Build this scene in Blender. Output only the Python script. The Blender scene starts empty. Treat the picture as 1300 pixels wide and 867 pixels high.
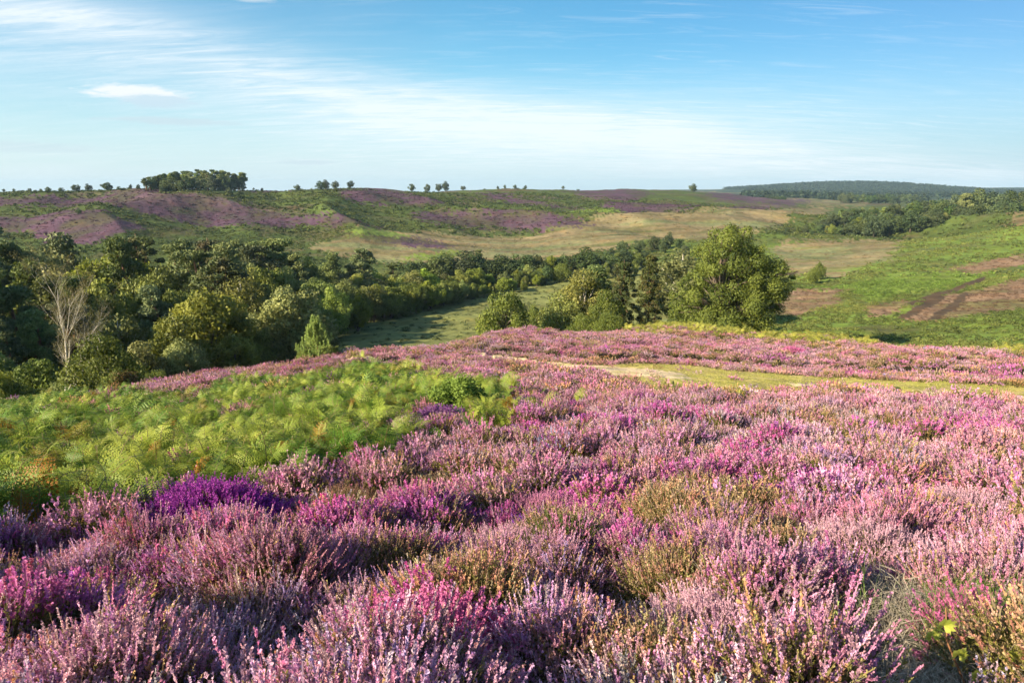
import bpy, math, random
import numpy as np
random.seed(7)
RNG = np.random.default_rng(7)
C = bpy.context.scene.collection
SC = bpy.context.scene
# ------------------------------------------------------------------ camera numbers (photo pixels 1300 x 867)
F = 866.7; PITCH = math.atan((433.5 - 237) / F); CP, SP = math.cos(PITCH), math.sin(PITCH)

def row_z(v, y):                       # height of the ray through row v at forward distance y
    a = (433.5 - v) / F
    return y * (a * CP - SP) / (CP + a * SP)

def col_x(u, y, z):
    return (u - 650) / F * (y * CP - z * SP)

# ------------------------------------------------------------------ noise
def _h(ix, iy, s):
    n = (ix.astype(np.int64) * 374761393 + iy.astype(np.int64) * 668265263 + s * 1442695041) & 0xFFFFFFFF
    n = ((n ^ (n >> 13)) * 1274126177) & 0xFFFFFFFF
    n = ((n ^ (n >> 16)) * 2246822519) & 0xFFFFFFFF
    return ((n ^ (n >> 15)) & 0xFFFFFF) / float(0xFFFFFF)

def vnoise(x, y, s=0):
    ix, iy = np.floor(x), np.floor(y)
    fx, fy = x - ix, y - iy
    fx = fx * fx * fx * (fx * (fx * 6 - 15) + 10); fy = fy * fy * fy * (fy * (fy * 6 - 15) + 10)
    a, b = _h(ix, iy, s), _h(ix + 1, iy, s)
    c, d = _h(ix, iy + 1, s), _h(ix + 1, iy + 1, s)
    return (a + (b - a) * fx) * (1 - fy) + (c + (d - c) * fx) * fy

def fbm(x, y, s=0, o=4):
    t = 0; amp = 1; tot = 0
    for k in range(o):
        t = t + amp * (vnoise(x * 2 ** k + 17.3 * k, y * 2 ** k - 9.1 * k, s + k) - .5); tot += amp; amp *= .5
    return t / tot * 2

def sstep(a, b, x):
    t = np.clip((x - a) / (b - a), 0, 1)
    return t * t * (3 - 2 * t)

def cells(x, y, size, s=0):
    """nearest jittered cell: distance (in cells) and three random numbers of that cell"""
    gx, gy = x / size, y / size
    ix, iy = np.floor(gx), np.floor(gy)
    best = np.full(x.shape, 9.0); r1 = np.zeros(x.shape); r2 = np.zeros(x.shape); r3 = np.zeros(x.shape)
    dx = np.zeros(x.shape); dy = np.zeros(x.shape)
    for i in (-1, 0, 1):
        for j in (-1, 0, 1):
            cx, cy = ix + i, iy + j
            px = cx + .5 + .8 * (_h(cx, cy, s + 1) - .5); py = cy + .5 + .8 * (_h(cx, cy, s + 2) - .5)
            rr = .75 + .5 * _h(cx, cy, s + 3)
            d = np.hypot(gx - px, gy - py) / rr
            m = d < best
            best = np.where(m, d, best)
            r1 = np.where(m, _h(cx, cy, s + 4), r1); r2 = np.where(m, _h(cx, cy, s + 5), r2); r3 = np.where(m, _h(cx, cy, s + 6), r3)
            dx = np.where(m, gx - px, dx); dy = np.where(m, gy - py, dy)
    return best, r1, r2, r3, dx, dy

# ------------------------------------------------------------------ the lie of the land: survey points (column, [(row, distance)...])
SURVEY = {
 -500: [(867,2.3),(750,3.6),(700,4.7),(660,6.2),(630,8.6),(600,13),(580,20),(575,27),(600,40),(600,60),(560,85),(490,130),(420,190),(350,270),(310,330),(285,380),(265,430),(252,500),(247,560),(256,900),(252,1800),(248,4500)],
 0:  [(867,2.25),(750,3.6),(700,4.7),(650,6.6),(610,9.2),(570,14),(540,22),(524,32),(560,48),(550,70),(515,95),(455,140),(395,200),(345,270),(310,330),(285,380),(265,430),(251,500),(245,560),(256,800),(252,1800),(248,4500)],
 220:[(867,2.2),(750,3.6),(700,4.7),(650,6.7),(600,9.8),(550,16),(515,26),(487,42),(515,60),(510,80),(480,110),(435,150),(380,215),(340,290),(315,340),(300,380),(280,430),(260,490),(246,560),(242.5,620),(254,850),(251,2000),(247,4500)],
 450:[(867,2.2),(750,3.6),(700,4.8),(650,6.6),(600,9.6),(550,15),(500,25),(470,38),(453,52),(478,72),(455,105),(428,140),(402,180),(372,240),(348,290),(328,340),(305,390),(285,450),(265,520),(250,600),(239.5,700),(253,950),(249,2500),(247,4500)],
 650:[(867,2.2),(750,3.7),(700,4.8),(650,6.6),(600,9.5),(550,14.5),(500,25),(470,37),(445,50),(422,68),(455,90),(440,118),(412,150),(382,200),(356,260),(335,315),(320,365),(300,440),(280,530),(265,610),(250,710),(240,830),(250,1100),(247,2500),(244,4500)],
 850:[(867,2.2),(750,3.6),(700,4.7),(650,6.5),(600,9.3),(550,14.4),(500,24.5),(470,36),(440,52),(416,72),(435,95),(418,125),(392,170),(360,230),(335,290),(315,350),(295,430),(275,560),(258,700),(247,850),(240.5,1000),(247,1300),(244,2600),(241,4500)],
 1050:[(867,2.2),(750,3.5),(700,4.6),(650,6.3),(600,9.1),(550,14.2),(500,24.5),(470,36),(448,48),(432,60),(445,75),(425,105),(398,140),(372,185),(345,255),(322,330),(304,400),(288,490),(268,760),(256,1200),(249,2000),(243,3400),(240,4500)],
 1300:[(867,2.2),(750,3.4),(700,4.5),(650,6.2),(600,9),(550,14),(500,24),(475,32),(452,43),(462,58),(445,80),(415,108),(378,150),(345,205),(310,280),(284,360),(292,450),(275,650),(262,1000),(251,1800),(244,3400),(239.5,4500)],
 1800:[(867,2.2),(750,3.4),(700,4.5),(650,6.1),(600,8.8),(555,13),(520,20),(495,28),(475,38),(470,52),(440,75),(400,110),(350,160),(300,230),(262,320),(255,420),(258,600),(250,1000),(247,1800),(243,3400),(239.5,4500)],
}
_pa, _pl, _pw = [], [], []
for u, prof in SURVEY.items():
    for v, y in prof:
        z = row_z(v, y); x = col_x(u, y, z); r = math.hypot(x, y)
        _pa.append(math.atan2(x, y)); _pl.append(math.log(r)); _pw.append(z / (r + 8))
    x0 = math.atan2(col_x(u, 2, -1.7), 2)
    for r, z in ((.3, -1.62), (.7, -1.66), (1.3, -1.72)):
        _pa.append(x0); _pl.append(math.log(r)); _pw.append(z / (r + 8))
    _pa.append(x0); _pl.append(math.log(9000)); _pw.append((-78 if u < 900 else -24) / 9008)
PA, PL, PW = np.array(_pa) * 3.0, np.array(_pl), np.array(_pw)
def _tps(d2): return .5 * d2 * np.log(d2 + 1e-12)
_n = len(PA)
_K = _tps((PA[:, None] - PA[None]) ** 2 + (PL[:, None] - PL[None]) ** 2) + np.eye(_n) * 1e-3
_P = np.stack([np.ones(_n), PA, PL], 1)
_A = np.block([[_K, _P], [_P.T, np.zeros((3, 3))]])
_S = np.linalg.solve(_A, np.concatenate([PW, np.zeros(3)]))

def base_height(x, y):
    sh = x.shape; x = x.ravel(); y = y.ravel()
    r = np.maximum(np.hypot(x, y), .3); az = np.arctan2(x, y)
    a = np.clip(az, -.98, .98) * 3.0; l = np.log(r)
    w = np.empty_like(r)
    for i in range(0, len(r), 40000):
        k = slice(i, i + 40000)
        w[k] = _tps((a[k, None] - PA[None]) ** 2 + (l[k, None] - PL[None]) ** 2) @ _S[:_n] + _S[_n] + _S[_n + 1] * a[k] + _S[_n + 2] * l[k]
    z = w * (r + 8)
    zb = -1.7 + .05 * np.minimum(r, 60) * (1 - sstep(200, 1500, r) * .9)
    m = sstep(1.05, 1.9, np.abs(az))
    return (z * (1 - m) + zb * m).reshape(sh)

def bush_cells(x, y):
    wx = x + .25 * fbm(x * .9, y * .9, 40, 2); wy = y + .25 * fbm(x * .9, y * .9, 50, 2)
    return cells(wx, wy, .62, 3)

def px_of(x, y, z):                    # world point -> photo pixel (survey use only)
    zc = np.maximum(y * CP - z * SP, .05)
    return 650 + F * x / zc, 433.5 - F * (y * SP + z * CP) / zc

def in_poly(u, v, poly):
    inside = np.zeros(u.shape, bool); n = len(poly)
    for i in range(n):
        x1, y1 = poly[i]; x2, y2 = poly[(i + 1) % n]
        if y1 == y2: continue
        c = ((y1 > v) != (y2 > v)) & (u < (x2 - x1) * (v - y1) / (y2 - y1) + x1)
        inside ^= c
    return inside

PATH = [(596,446),(680,451),(760,458),(860,456),(930,463),(1010,469),(1200,475),(1420,485),(1420,521),(1300,516),(1180,505),(1090,496),(1000,500),(900,501),(840,494),(770,482),(700,470),(650,464)]
SAND = [[(590,446),(640,447),(700,452),(745,457),(800,463),(865,471),(885,480),(800,475),(730,468),(660,459)],
        [(1150,484),(1300,488),(1420,492),(1420,511),(1300,509),(1190,503)], [(440,455),(478,458),(470,461),(430,460)],
        [(1000,478),(1080,480),(1100,484),(1010,483)]]
BRACKEN = [(-400,520),(0,498),(120,503),(200,506),(260,500),(330,486),(420,470),(470,462),(510,468),(545,488),(610,500),(640,520),(645,548),(590,566),(520,580),(470,598),(400,612),(320,626),(220,636),(130,657),(0,692),(-400,750)]
HEATH_IN_BRACKEN = [[(500,545),(560,535),(600,558),(560,572),(500,560)], [(280,535),(330,530),(335,548),(290,552)]]
FAR_HEATH = [
 [(-200,250),(0,252),(100,252),(250,244),(380,239),(440,239),(400,247),(300,246),(230,251),(190,257),(260,262),(330,270),(440,290),(330,289),(250,284),(150,276),(110,263),(60,259),(0,259),(-200,262)],
 [(-200,272),(0,270),(60,272),(130,283),(195,298),(170,304),(120,315),(60,310),(40,290),(0,284),(-200,290)],
 [(440,239),(500,239),(560,262),(570,270),(520,266),(440,262),(430,255)],
 [(525,273),(560,275),(610,280),(700,283),(760,292),(690,294),(600,290),(560,288),(530,285)],
 [(485,307),(530,303),(580,310),(570,317),(500,315)], [(400,282),(470,290),(480,295),(420,293)],
 [(600,243),(650,247),(700,262),(760,269),(720,269),(660,262),(620,252)],
 [(760,263),(850,258),(920,263),(1010,262),(960,270),(880,274),(800,277),(780,272)],
 [(900,242),(960,245),(1040,256),(1000,262),(950,258),(900,252)], [(710,241),(800,240),(830,246),(800,256),(750,252)],
 [(1095,390),(1150,378),(1158,384),(1120,402),(1100,402)], [(1135,407),(1180,382),(1300,352),(1500,320),(1500,360),(1300,392),(1240,398),(1180,408)],
 [(1000,368),(1075,366),(1060,385),(1010,402),(975,395)], [(1200,342),(1300,322),(1450,300),(1450,312),(1300,336),(1230,350)],
 [(1255,284),(1300,278),(1450,262),(1450,272),(1300,287)]]
TAN = [[(470,296),(560,295),(700,296),(800,279),(900,277),(1010,265),(1060,262),(1045,275),(1000,288),(960,302),(850,302),(800,312),(700,328),(560,333),(470,333),(390,318),(430,303)],
       [(975,310),(1150,302),(1125,330),(1060,352),(1000,348)], [(945,247),(1100,248),(1100,263),(1040,262),(990,256)]]
SHADED_TRACKS = [[(1136,406),(1148,397),(1182,380),(1196,374),(1200,379),(1180,390),(1155,404)], [(1176,405),(1203,387),(1224,370),(1233,372),(1214,392),(1190,405)], [(1150,385),(1200,369),(1250,351),(1252,356),(1200,375),(1155,390)], [(960,353),(985,349),(1012,345),(1012,348),(985,352)]]  # soil tracks and a ridge line, painted dark for the shadow along them
LIGHT_GREEN = [[(1000,368),(1060,362),(1150,350),(1260,343),(1240,358),(1160,372),(1100,384),(1080,368)], [(720,272),(780,270),(792,276),(740,281)],
               [(440,300),(500,296),(520,303),(450,308)], [(600,318),(560,330),(500,330)]]
def cover(x, y, z):
    """weights of the kinds of ground cover at world points: dict of arrays"""
    u, v = px_of(x, y, z)
    r = np.hypot(x, y)
    k = 1.0 / np.maximum(r, 2) * F
    # break the edges with ground-sized noise
    wz = np.clip(.05 * r, .35, 9)
    nu = fbm(x / wz, y / wz, 70, 3); nv = fbm(x / wz + 50, y / wz, 74, 3)
    near = r < 75
    g1 = _h(np.round(x * 40), np.round(y * 40), 5) - .5; g2 = _h(np.round(x * 40), np.round(y * 40), 6) - .5
    uu = u + nu * np.where(near, 20, 11) + g1 * np.where(near, 16, 14); vv = v + nv * np.where(near, 10, 3.2) + g2 * np.where(near, 9, 4.5)
    o = {n: np.zeros(x.shape) for n in ('path', 'sand', 'bracken', 'far_heath', 'tan', 'light', 'soil', 'brownh')}
    ahead = (y > 1) & (np.abs(np.arctan2(x, y)) < 1.1)
    u2 = u + nu * 5 + g1 * 3; v2 = v + nv * 1.7 + g2 * 1.6
    o['path'][in_poly(u2, v2, PATH) & near & ahead & (r > 12)] = 1
    for p in SAND: o['sand'][in_poly(u2, v2, p) & near & ahead & (r > 12)] = 1
    b = in_poly(uu, vv, BRACKEN) & near & ahead & (r > 4)
    for p in HEATH_IN_BRACKEN: b &= ~in_poly(uu, vv, p)
    o['bracken'][b] = 1
    for p in FAR_HEATH[10:]: o['brownh'][in_poly(uu, vv, p) & (r > 76) & ahead] = 1
    for p in SHADED_TRACKS: o['soil'][in_poly(u + nu * 2, v + nv, p) & (r > 76) & ahead] = 1
    for p in FAR_HEATH: o['far_heath'][in_poly(uu, vv, p) & (r > 76) & ahead] = 1
    for p in TAN: o['tan'][in_poly(uu, vv, p) & (r > 76) & ahead] = 1
    for p in LIGHT_GREEN: o['light'][in_poly(uu, vv, p) & (r > 76) & ahead] = 1
    return o

def height(x, y, fine=True):
    x = np.asarray(x, float); y = np.asarray(y, float)
    z = base_height(x, y)
    r = np.hypot(x, y)
    z = z + fbm(x / 9, y / 9, 11, 3) * .35 * sstep(5, 22, r) * (1 - sstep(70, 200, r) * .3)
    z = z + fbm(x / 70, y / 70, 12, 4) * 3.4 * sstep(260, 520, r) * (1 - sstep(2500, 4000, r))
    rg = 1 - np.abs(fbm(x / 120 + y / 300, y / 200, 15, 3)) * 2.2
    z = z + rg * 8.0 * sstep(330, 480, r) * (1 - sstep(560, 700, r))
    # wooded far hill and a lower one beyond it
    z = z + 38 * np.exp(-np.abs((x - 1640) / 440) ** 2.4 - ((y - 3350) / 420) ** 2)
    z = z + 12 * np.exp(-((x - 3300) / 900) ** 2 - ((y - 4100) / 450) ** 2)
    z = z - .24 * sstep(1.2, 2.6, r) * (1 - sstep(66, 85, r)) * (y > 0)
    if fine:
        hm = (r < 90) & (y > -8)
        if hm.any():
            d, r1, r2, r3, _, _ = bush_cells(x[hm], y[hm])
            dome = np.clip(1 - (d / .78) ** 2, 0, 1)
            zz = z.copy()
            uh, vh = px_of(x[hm], y[hm], z[hm]); flat = in_poly(uh, vh, PATH) & (r[hm] > 12)
            zz[hm] += np.where(flat, .12, dome) * (.08 + .28 * np.where(flat, .2, r2)) * np.where(flat, 1, 1 + .55 * sstep(6, 14, r[hm])) * (1 - sstep(60, 90, r[hm])) - .05
            z = zz
        z = z + fbm(x / 5, y / 5, 21, 3) * .5 * sstep(85, 130, r) * (1 - sstep(1200, 2000, r))
    return z

def hpt(x, y): return float(height(np.array([x]), np.array([y]), False)[0])

# ------------------------------------------------------------------ materials
def mat(name):
    m = bpy.data.materials.new(name); m.use_nodes = True; m.node_tree.nodes.clear(); return m

class NT:
    def __init__(s, nt): s.t = nt; s.L = nt.links.new
    def n(s, typ, **kw):
        nd = s.t.nodes.new(typ)
        for k, v in kw.items():
            if k.startswith('i_'): nd.inputs[k[2:]].default_value = v
            elif k.startswith('n_'): nd.inputs[int(k[2:])].default_value = v
            else: setattr(nd, k, v)
        return nd
    def m(s, op, a, b=None, c=None, clamp=False):
        nd = s.t.nodes.new('ShaderNodeMath'); nd.operation = op; nd.use_clamp = clamp
        for i, q in enumerate((a, b, c)):
            if q is None: continue
            if isinstance(q, (int, float)): nd.inputs[i].default_value = q
            else: s.L(q, nd.inputs[i])
        return nd.outputs[0]
    def mix(s, f, a, b, bt='MIX'):
        nd = s.t.nodes.new('ShaderNodeMix'); nd.data_type = 'RGBA'; nd.blend_type = bt
        for i, q in ((0, f), (6, a), (7, b)):
            if isinstance(q, (int, float)): nd.inputs[i].default_value = q
            elif isinstance(q, tuple): nd.inputs[i].default_value = (*q, 1) if len(q) == 3 else q
            else: s.L(q, nd.inputs[i])
        return nd.outputs[2]

def leafy(name, dark, light, tint=False, transl=.3, rough=.6, hue=0.0, patch=None, spec=.25):
    """foliage or petals: colour from a random number per face; optionally a tint per plant"""
    m = mat(name); T = NT(m.node_tree)
    rnd = T.n('ShaderNodeAttribute', attribute_name='rnd').outputs['Fac']
    col = T.mix(rnd, dark, light)
    if tint:
        tn = T.n('ShaderNodeAttribute', attribute_name='tint', attribute_type='INSTANCER').outputs['Color']
        col = T.mix(1.0, col, tn, 'MULTIPLY')
    if hue:
        oi = T.n('ShaderNodeObjectInfo').outputs['Random']
        hs = T.n('ShaderNodeHueSaturation')
        T.L(T.m('MULTIPLY_ADD', oi, hue, .5 - hue * .55), hs.inputs['Hue'])
        r2 = T.m('FRACT', T.m('MULTIPLY', oi, 17.31))
        T.L(T.m('MULTIPLY_ADD', r2, .75, .85), hs.inputs['Value'])
        r3 = T.m('FRACT', T.m('MULTIPLY', oi, 41.7))
        T.L(T.m('MULTIPLY_ADD', r3, .35, .8), hs.inputs['Saturation'])
        T.L(col, hs.inputs['Color']); col = hs.outputs[0]
    if patch:
        no = T.n('ShaderNodeTexNoise', i_Scale=patch[0], i_Detail=3.0)
        T.L(T.n('ShaderNodeTexCoord').outputs['Object'], no.inputs['Vector'])
        f = T.m('MULTIPLY', T.m('SUBTRACT', no.outputs['Fac'], .45), 6, clamp=True)
        col = T.mix(T.m('MULTIPLY', f, patch[2]), col, patch[1])
    bs = T.n('ShaderNodeBsdfPrincipled'); bs.inputs['Roughness'].default_value = rough; bs.inputs['Specular IOR Level'].default_value = spec
    T.L(col, bs.inputs['Base Color'])
    tr = T.n('ShaderNodeBsdfTranslucent'); T.L(col, tr.inputs['Color'])
    mx = T.n('ShaderNodeMixShader', n_0=transl); T.L(bs.outputs[0], mx.inputs[1]); T.L(tr.outputs[0], mx.inputs[2])
    out = T.n('ShaderNodeOutputMaterial'); T.L(mx.outputs[0], out.inputs['Surface'])
    return m

def barky(name, a, b, scale=6.0, stretch=.3):
    m = mat(name); T = NT(m.node_tree)
    mp = T.n('ShaderNodeMapping'); mp.inputs['Scale'].default_value = (1, 1, stretch)
    T.L(T.n('ShaderNodeTexCoord').outputs['Object'], mp.inputs['Vector'])
    no = T.n('ShaderNodeTexNoise', i_Scale=scale, i_Detail=6.0); T.L(mp.outputs[0], no.inputs['Vector'])
    col = T.mix(T.m('MULTIPLY', T.m('SUBTRACT', no.outputs['Fac'], .35), 3.2, clamp=True), a, b)
    bs = T.n('ShaderNodeBsdfPrincipled'); bs.inputs['Roughness'].default_value = .85
    T.L(col, bs.inputs['Base Color'])
    bp = T.n('ShaderNodeBump', i_Strength=.6, i_Distance=.03); T.L(no.outputs['Fac'], bp.inputs['Height']); T.L(bp.outputs[0], bs.inputs['Normal'])
    out = T.n('ShaderNodeOutputMaterial'); T.L(bs.outputs[0], out.inputs['Surface'])
    return m

def ground_mat():
    m = mat('ground_cover'); T = NT(m.node_tree)
    col = T.n('ShaderNodeAttribute', attribute_name='cover').outputs['Color']
    g = T.n('ShaderNodeNewGeometry').outputs['Position']
    def noise(sc, det=5.0, stretch=None):
        no = T.n('ShaderNodeTexNoise', i_Scale=sc, i_Detail=det, i_Roughness=.62)
        if stretch:
            mp = T.n('ShaderNodeMapping'); mp.inputs['Scale'].default_value = stretch; T.L(g, mp.inputs['Vector']); T.L(mp.outputs[0], no.inputs['Vector'])
        else: T.L(g, no.inputs['Vector'])
        return no.outputs['Fac']
    n1 = noise(.03, 6.0); n2 = noise(.35, 8.0); n3 = noise(9.0, 6.0)
    f = T.m('ADD', T.m('MULTIPLY', n1, .9), T.m('ADD', T.m('MULTIPLY', n2, 1.3), T.m('MULTIPLY', n3, .7)))
    f = T.m('SUBTRACT', f, .45)
    f = T.m('MAXIMUM', f, .35)
    mul = T.n('ShaderNodeCombineColor'); 
    for i in range(3): T.L(f, mul.inputs[i])
    c2 = T.mix(1.0, col, mul.outputs[0], 'MULTIPLY')
    # dry and mossy blotches
    c3 = T.mix(T.m('MULTIPLY', T.m('SUBTRACT', noise(.11, 7.0), .5), 3.0, clamp=True), c2, T.mix(1.0, c2, (1.25, .95, .7), 'MULTIPLY'))
    bs = T.n('ShaderNodeBsdfPrincipled'); bs.inputs['Roughness'].default_value = .95; bs.inputs['Specular IOR Level'].default_value = .1
    T.L(c3, bs.inputs['Base Color'])
    bp = T.n('ShaderNodeBump', i_Strength=.9, i_Distance=.6); T.L(n2, bp.inputs['Height'])
    bp2 = T.n('ShaderNodeBump', i_Strength=.7, i_Distance=.03); T.L(n3, bp2.inputs['Height']); T.L(bp.outputs[0], bp2.inputs['Normal'])
    T.L(bp2.outputs[0], bs.inputs['Normal'])
    out = T.n('ShaderNodeOutputMaterial'); T.L(bs.outputs[0], out.inputs['Surface'])
    return m

# ------------------------------------------------------------------ mesh helpers
def mesh_quads(name, V, mats, mi=None, rnd=None):
    V = np.asarray(V, np.float32).reshape(-1, 3); nq = len(V) // 4
    me = bpy.data.meshes.new(name)
    me.vertices.add(len(V)); me.vertices.foreach_set('co', V.ravel())
    me.loops.add(nq * 4); me.loops.foreach_set('vertex_index', np.arange(nq * 4, dtype=np.int32))
    me.polygons.add(nq); me.polygons.foreach_set('loop_start', np.arange(0, nq * 4, 4, dtype=np.int32)); me.polygons.foreach_set('loop_total', np.full(nq, 4, np.int32))
    if mi is not None: me.polygons.foreach_set('material_index', np.asarray(mi, np.int32))
    if rnd is None: rnd = RNG.random(nq)
    at = me.attributes.new('rnd', 'FLOAT', 'FACE'); at.data.foreach_set('value', np.asarray(rnd, np.float32))
    for m in (mats if isinstance(mats, (list, tuple)) else [mats]): me.materials.append(m)
    me.update(); me.validate()
    return me

class QB:
    """collects quads: positions (n,4,3), material index, random number"""
    def __init__(s): s.V = []; s.M = []; s.R = []
    def add(s, V, mi=0, rnd=None):
        V = np.asarray(V, float).reshape(-1, 4, 3); s.V.append(V); s.M.append(np.full(len(V), mi))
        s.R.append(RNG.random(len(V)) if rnd is None else np.broadcast_to(rnd, (len(V),)))
    def cards(s, P, A, B, mi=0, rnd=None, pointed=False):
        P, A, B = np.broadcast_arrays(P, A, B)
        if pointed: s.add(np.stack([P - A, P - A * .15 - B, P + A, P - A * .15 + B], 1), mi, rnd)
        else: s.add(np.stack([P - A - B, P + A - B * .75, P + A * .9 + B * .8, P - A + B], 1), mi, rnd)
    def ribbons(s, P0, P1, W, mi=0, taper=.7, rnd=None):
        s.add(np.stack([P0 - W, P1 - W * taper, P1 + W * taper, P0 + W], 1), mi, rnd)
    def mesh(s, name, mats): return mesh_quads(name, np.concatenate(s.V).reshape(-1, 3), mats, np.concatenate(s.M), np.concatenate(s.R))
    def arrays(s): return np.concatenate(s.V), np.concatenate(s.M), np.concatenate(s.R)

def unit(v): return v / np.maximum(np.linalg.norm(v, axis=-1, keepdims=True), 1e-9)
def rdir(n): return unit(RNG.normal(size=(n, 3)))
def perp(d):
    a = np.cross(d, rdir(len(d))); return unit(a)

class TB:
    """tapered tubes joined in one mesh"""
    def __init__(s): s.v = []; s.f = []
    def tube(s, pts, rad, k=6, wob=0):
        pts = np.asarray(pts, float); n0 = len(s.v)
        for i, p in enumerate(pts):
            t = pts[min(i + 1, len(pts) - 1)] - pts[max(i - 1, 0)]; t = t / (np.linalg.norm(t) + 1e-9)
            a = np.cross(t, (0.3, 1, 0.1)); a /= np.linalg.norm(a) + 1e-9; b = np.cross(t, a)
            for j in range(k):
                q = 2 * math.pi * j / k; rr = rad[i] * (1 + (wob * (random.random() - .5) if wob else 0))
                s.v.append(p + (a * math.cos(q) + b * math.sin(q)) * rr)
        for i in range(len(pts) - 1):
            for j in range(k):
                s.f.append((n0 + i * k + j, n0 + i * k + (j + 1) % k, n0 + (i + 1) * k + (j + 1) % k, n0 + (i + 1) * k + j))
        s.f.append(tuple(n0 + (len(pts) - 1) * k + j for j in range(k)))
        s.f.append(tuple(n0 + j for j in reversed(range(k))))
    def mesh(s, name, m):
        me = bpy.data.meshes.new(name); me.from_pydata([tuple(q) for q in s.v], [], s.f); me.materials.append(m)
        me.polygons.foreach_set('use_smooth', [True] * len(me.polygons)); me.update(); return me

def link(name, data, parent=None, loc=None):
    o = bpy.data.objects.new(name, data); C.objects.link(o)
    if parent: o.parent = parent
    if loc is not None: o.location = loc
    return o
def tag(o, label, cat, group=None):
    o['label'] = label; o['category'] = cat
    if group: o['group'] = group
    return o

# ------------------------------------------------------------------ scattering (instances made by geometry nodes inside ONE stuff object)
def scatter(name, label, P, rot, scl, tint, protos):
    n = len(P); me = bpy.data.meshes.new(name)
    me.vertices.add(n); me.vertices.foreach_set('co', np.asarray(P, np.float32).ravel())
    me.attributes.new('rot', 'FLOAT_VECTOR', 'POINT').data.foreach_set('vector', np.asarray(rot, np.float32).ravel())
    me.attributes.new('scl', 'FLOAT_VECTOR', 'POINT').data.foreach_set('vector', np.asarray(scl, np.float32).ravel())
    me.attributes.new('idx', 'INT', 'POINT').data.foreach_set('value', RNG.integers(0, len(protos), n).astype(np.int32))
    t4 = np.ones((n, 4), np.float32); t4[:, :3] = tint
    me.attributes.new('tint', 'FLOAT_COLOR', 'POINT').data.foreach_set('color', t4.ravel())
    o = link(name, me); o['kind'] = 'stuff'; o['label'] = label; o['category'] = name.replace('_', ' ').split()[-1]
    g = bpy.data.node_groups.new(name, 'GeometryNodeTree')
    g.interface.new_socket('Geometry', in_out='INPUT', socket_type='NodeSocketGeometry')
    g.interface.new_socket('Geometry', in_out='OUTPUT', socket_type='NodeSocketGeometry')
    N = g.nodes.new; L = g.links.new
    gi, go = N('NodeGroupInput'), N('NodeGroupOutput'); iop = N('GeometryNodeInstanceOnPoints'); L(gi.outputs[0], iop.inputs['Points'])
    jn = N('GeometryNodeJoinGeometry')
    for k, pm in enumerate(protos):
        po = bpy.data.objects.new('source', pm)
        oi = N('GeometryNodeObjectInfo'); oi.inputs['Object'].default_value = po; oi.inputs['As Instance'].default_value = False
        gt = N('GeometryNodeGeometryToInstance'); L(oi.outputs['Geometry'], gt.inputs[0]); L(gt.outputs[0], jn.inputs[0])
    L(jn.outputs[0], iop.inputs['Instance']); iop.inputs['Pick Instance'].default_value = True
    def att(nm, ty):
        a = N('GeometryNodeInputNamedAttribute'); a.data_type = ty; a.inputs['Name'].default_value = nm; return a.outputs['Attribute']
    L(att('idx', 'INT'), iop.inputs['Instance Index'])
    er = N('FunctionNodeEulerToRotation'); L(att('rot', 'FLOAT_VECTOR'), er.inputs[0]); L(er.outputs[0], iop.inputs['Rotation'])
    L(att('scl', 'FLOAT_VECTOR'), iop.inputs['Scale']); L(iop.outputs[0], go.inputs[0])
    md = o.modifiers.new('scatter', 'NODES'); md.node_group = g
    return o

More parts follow.
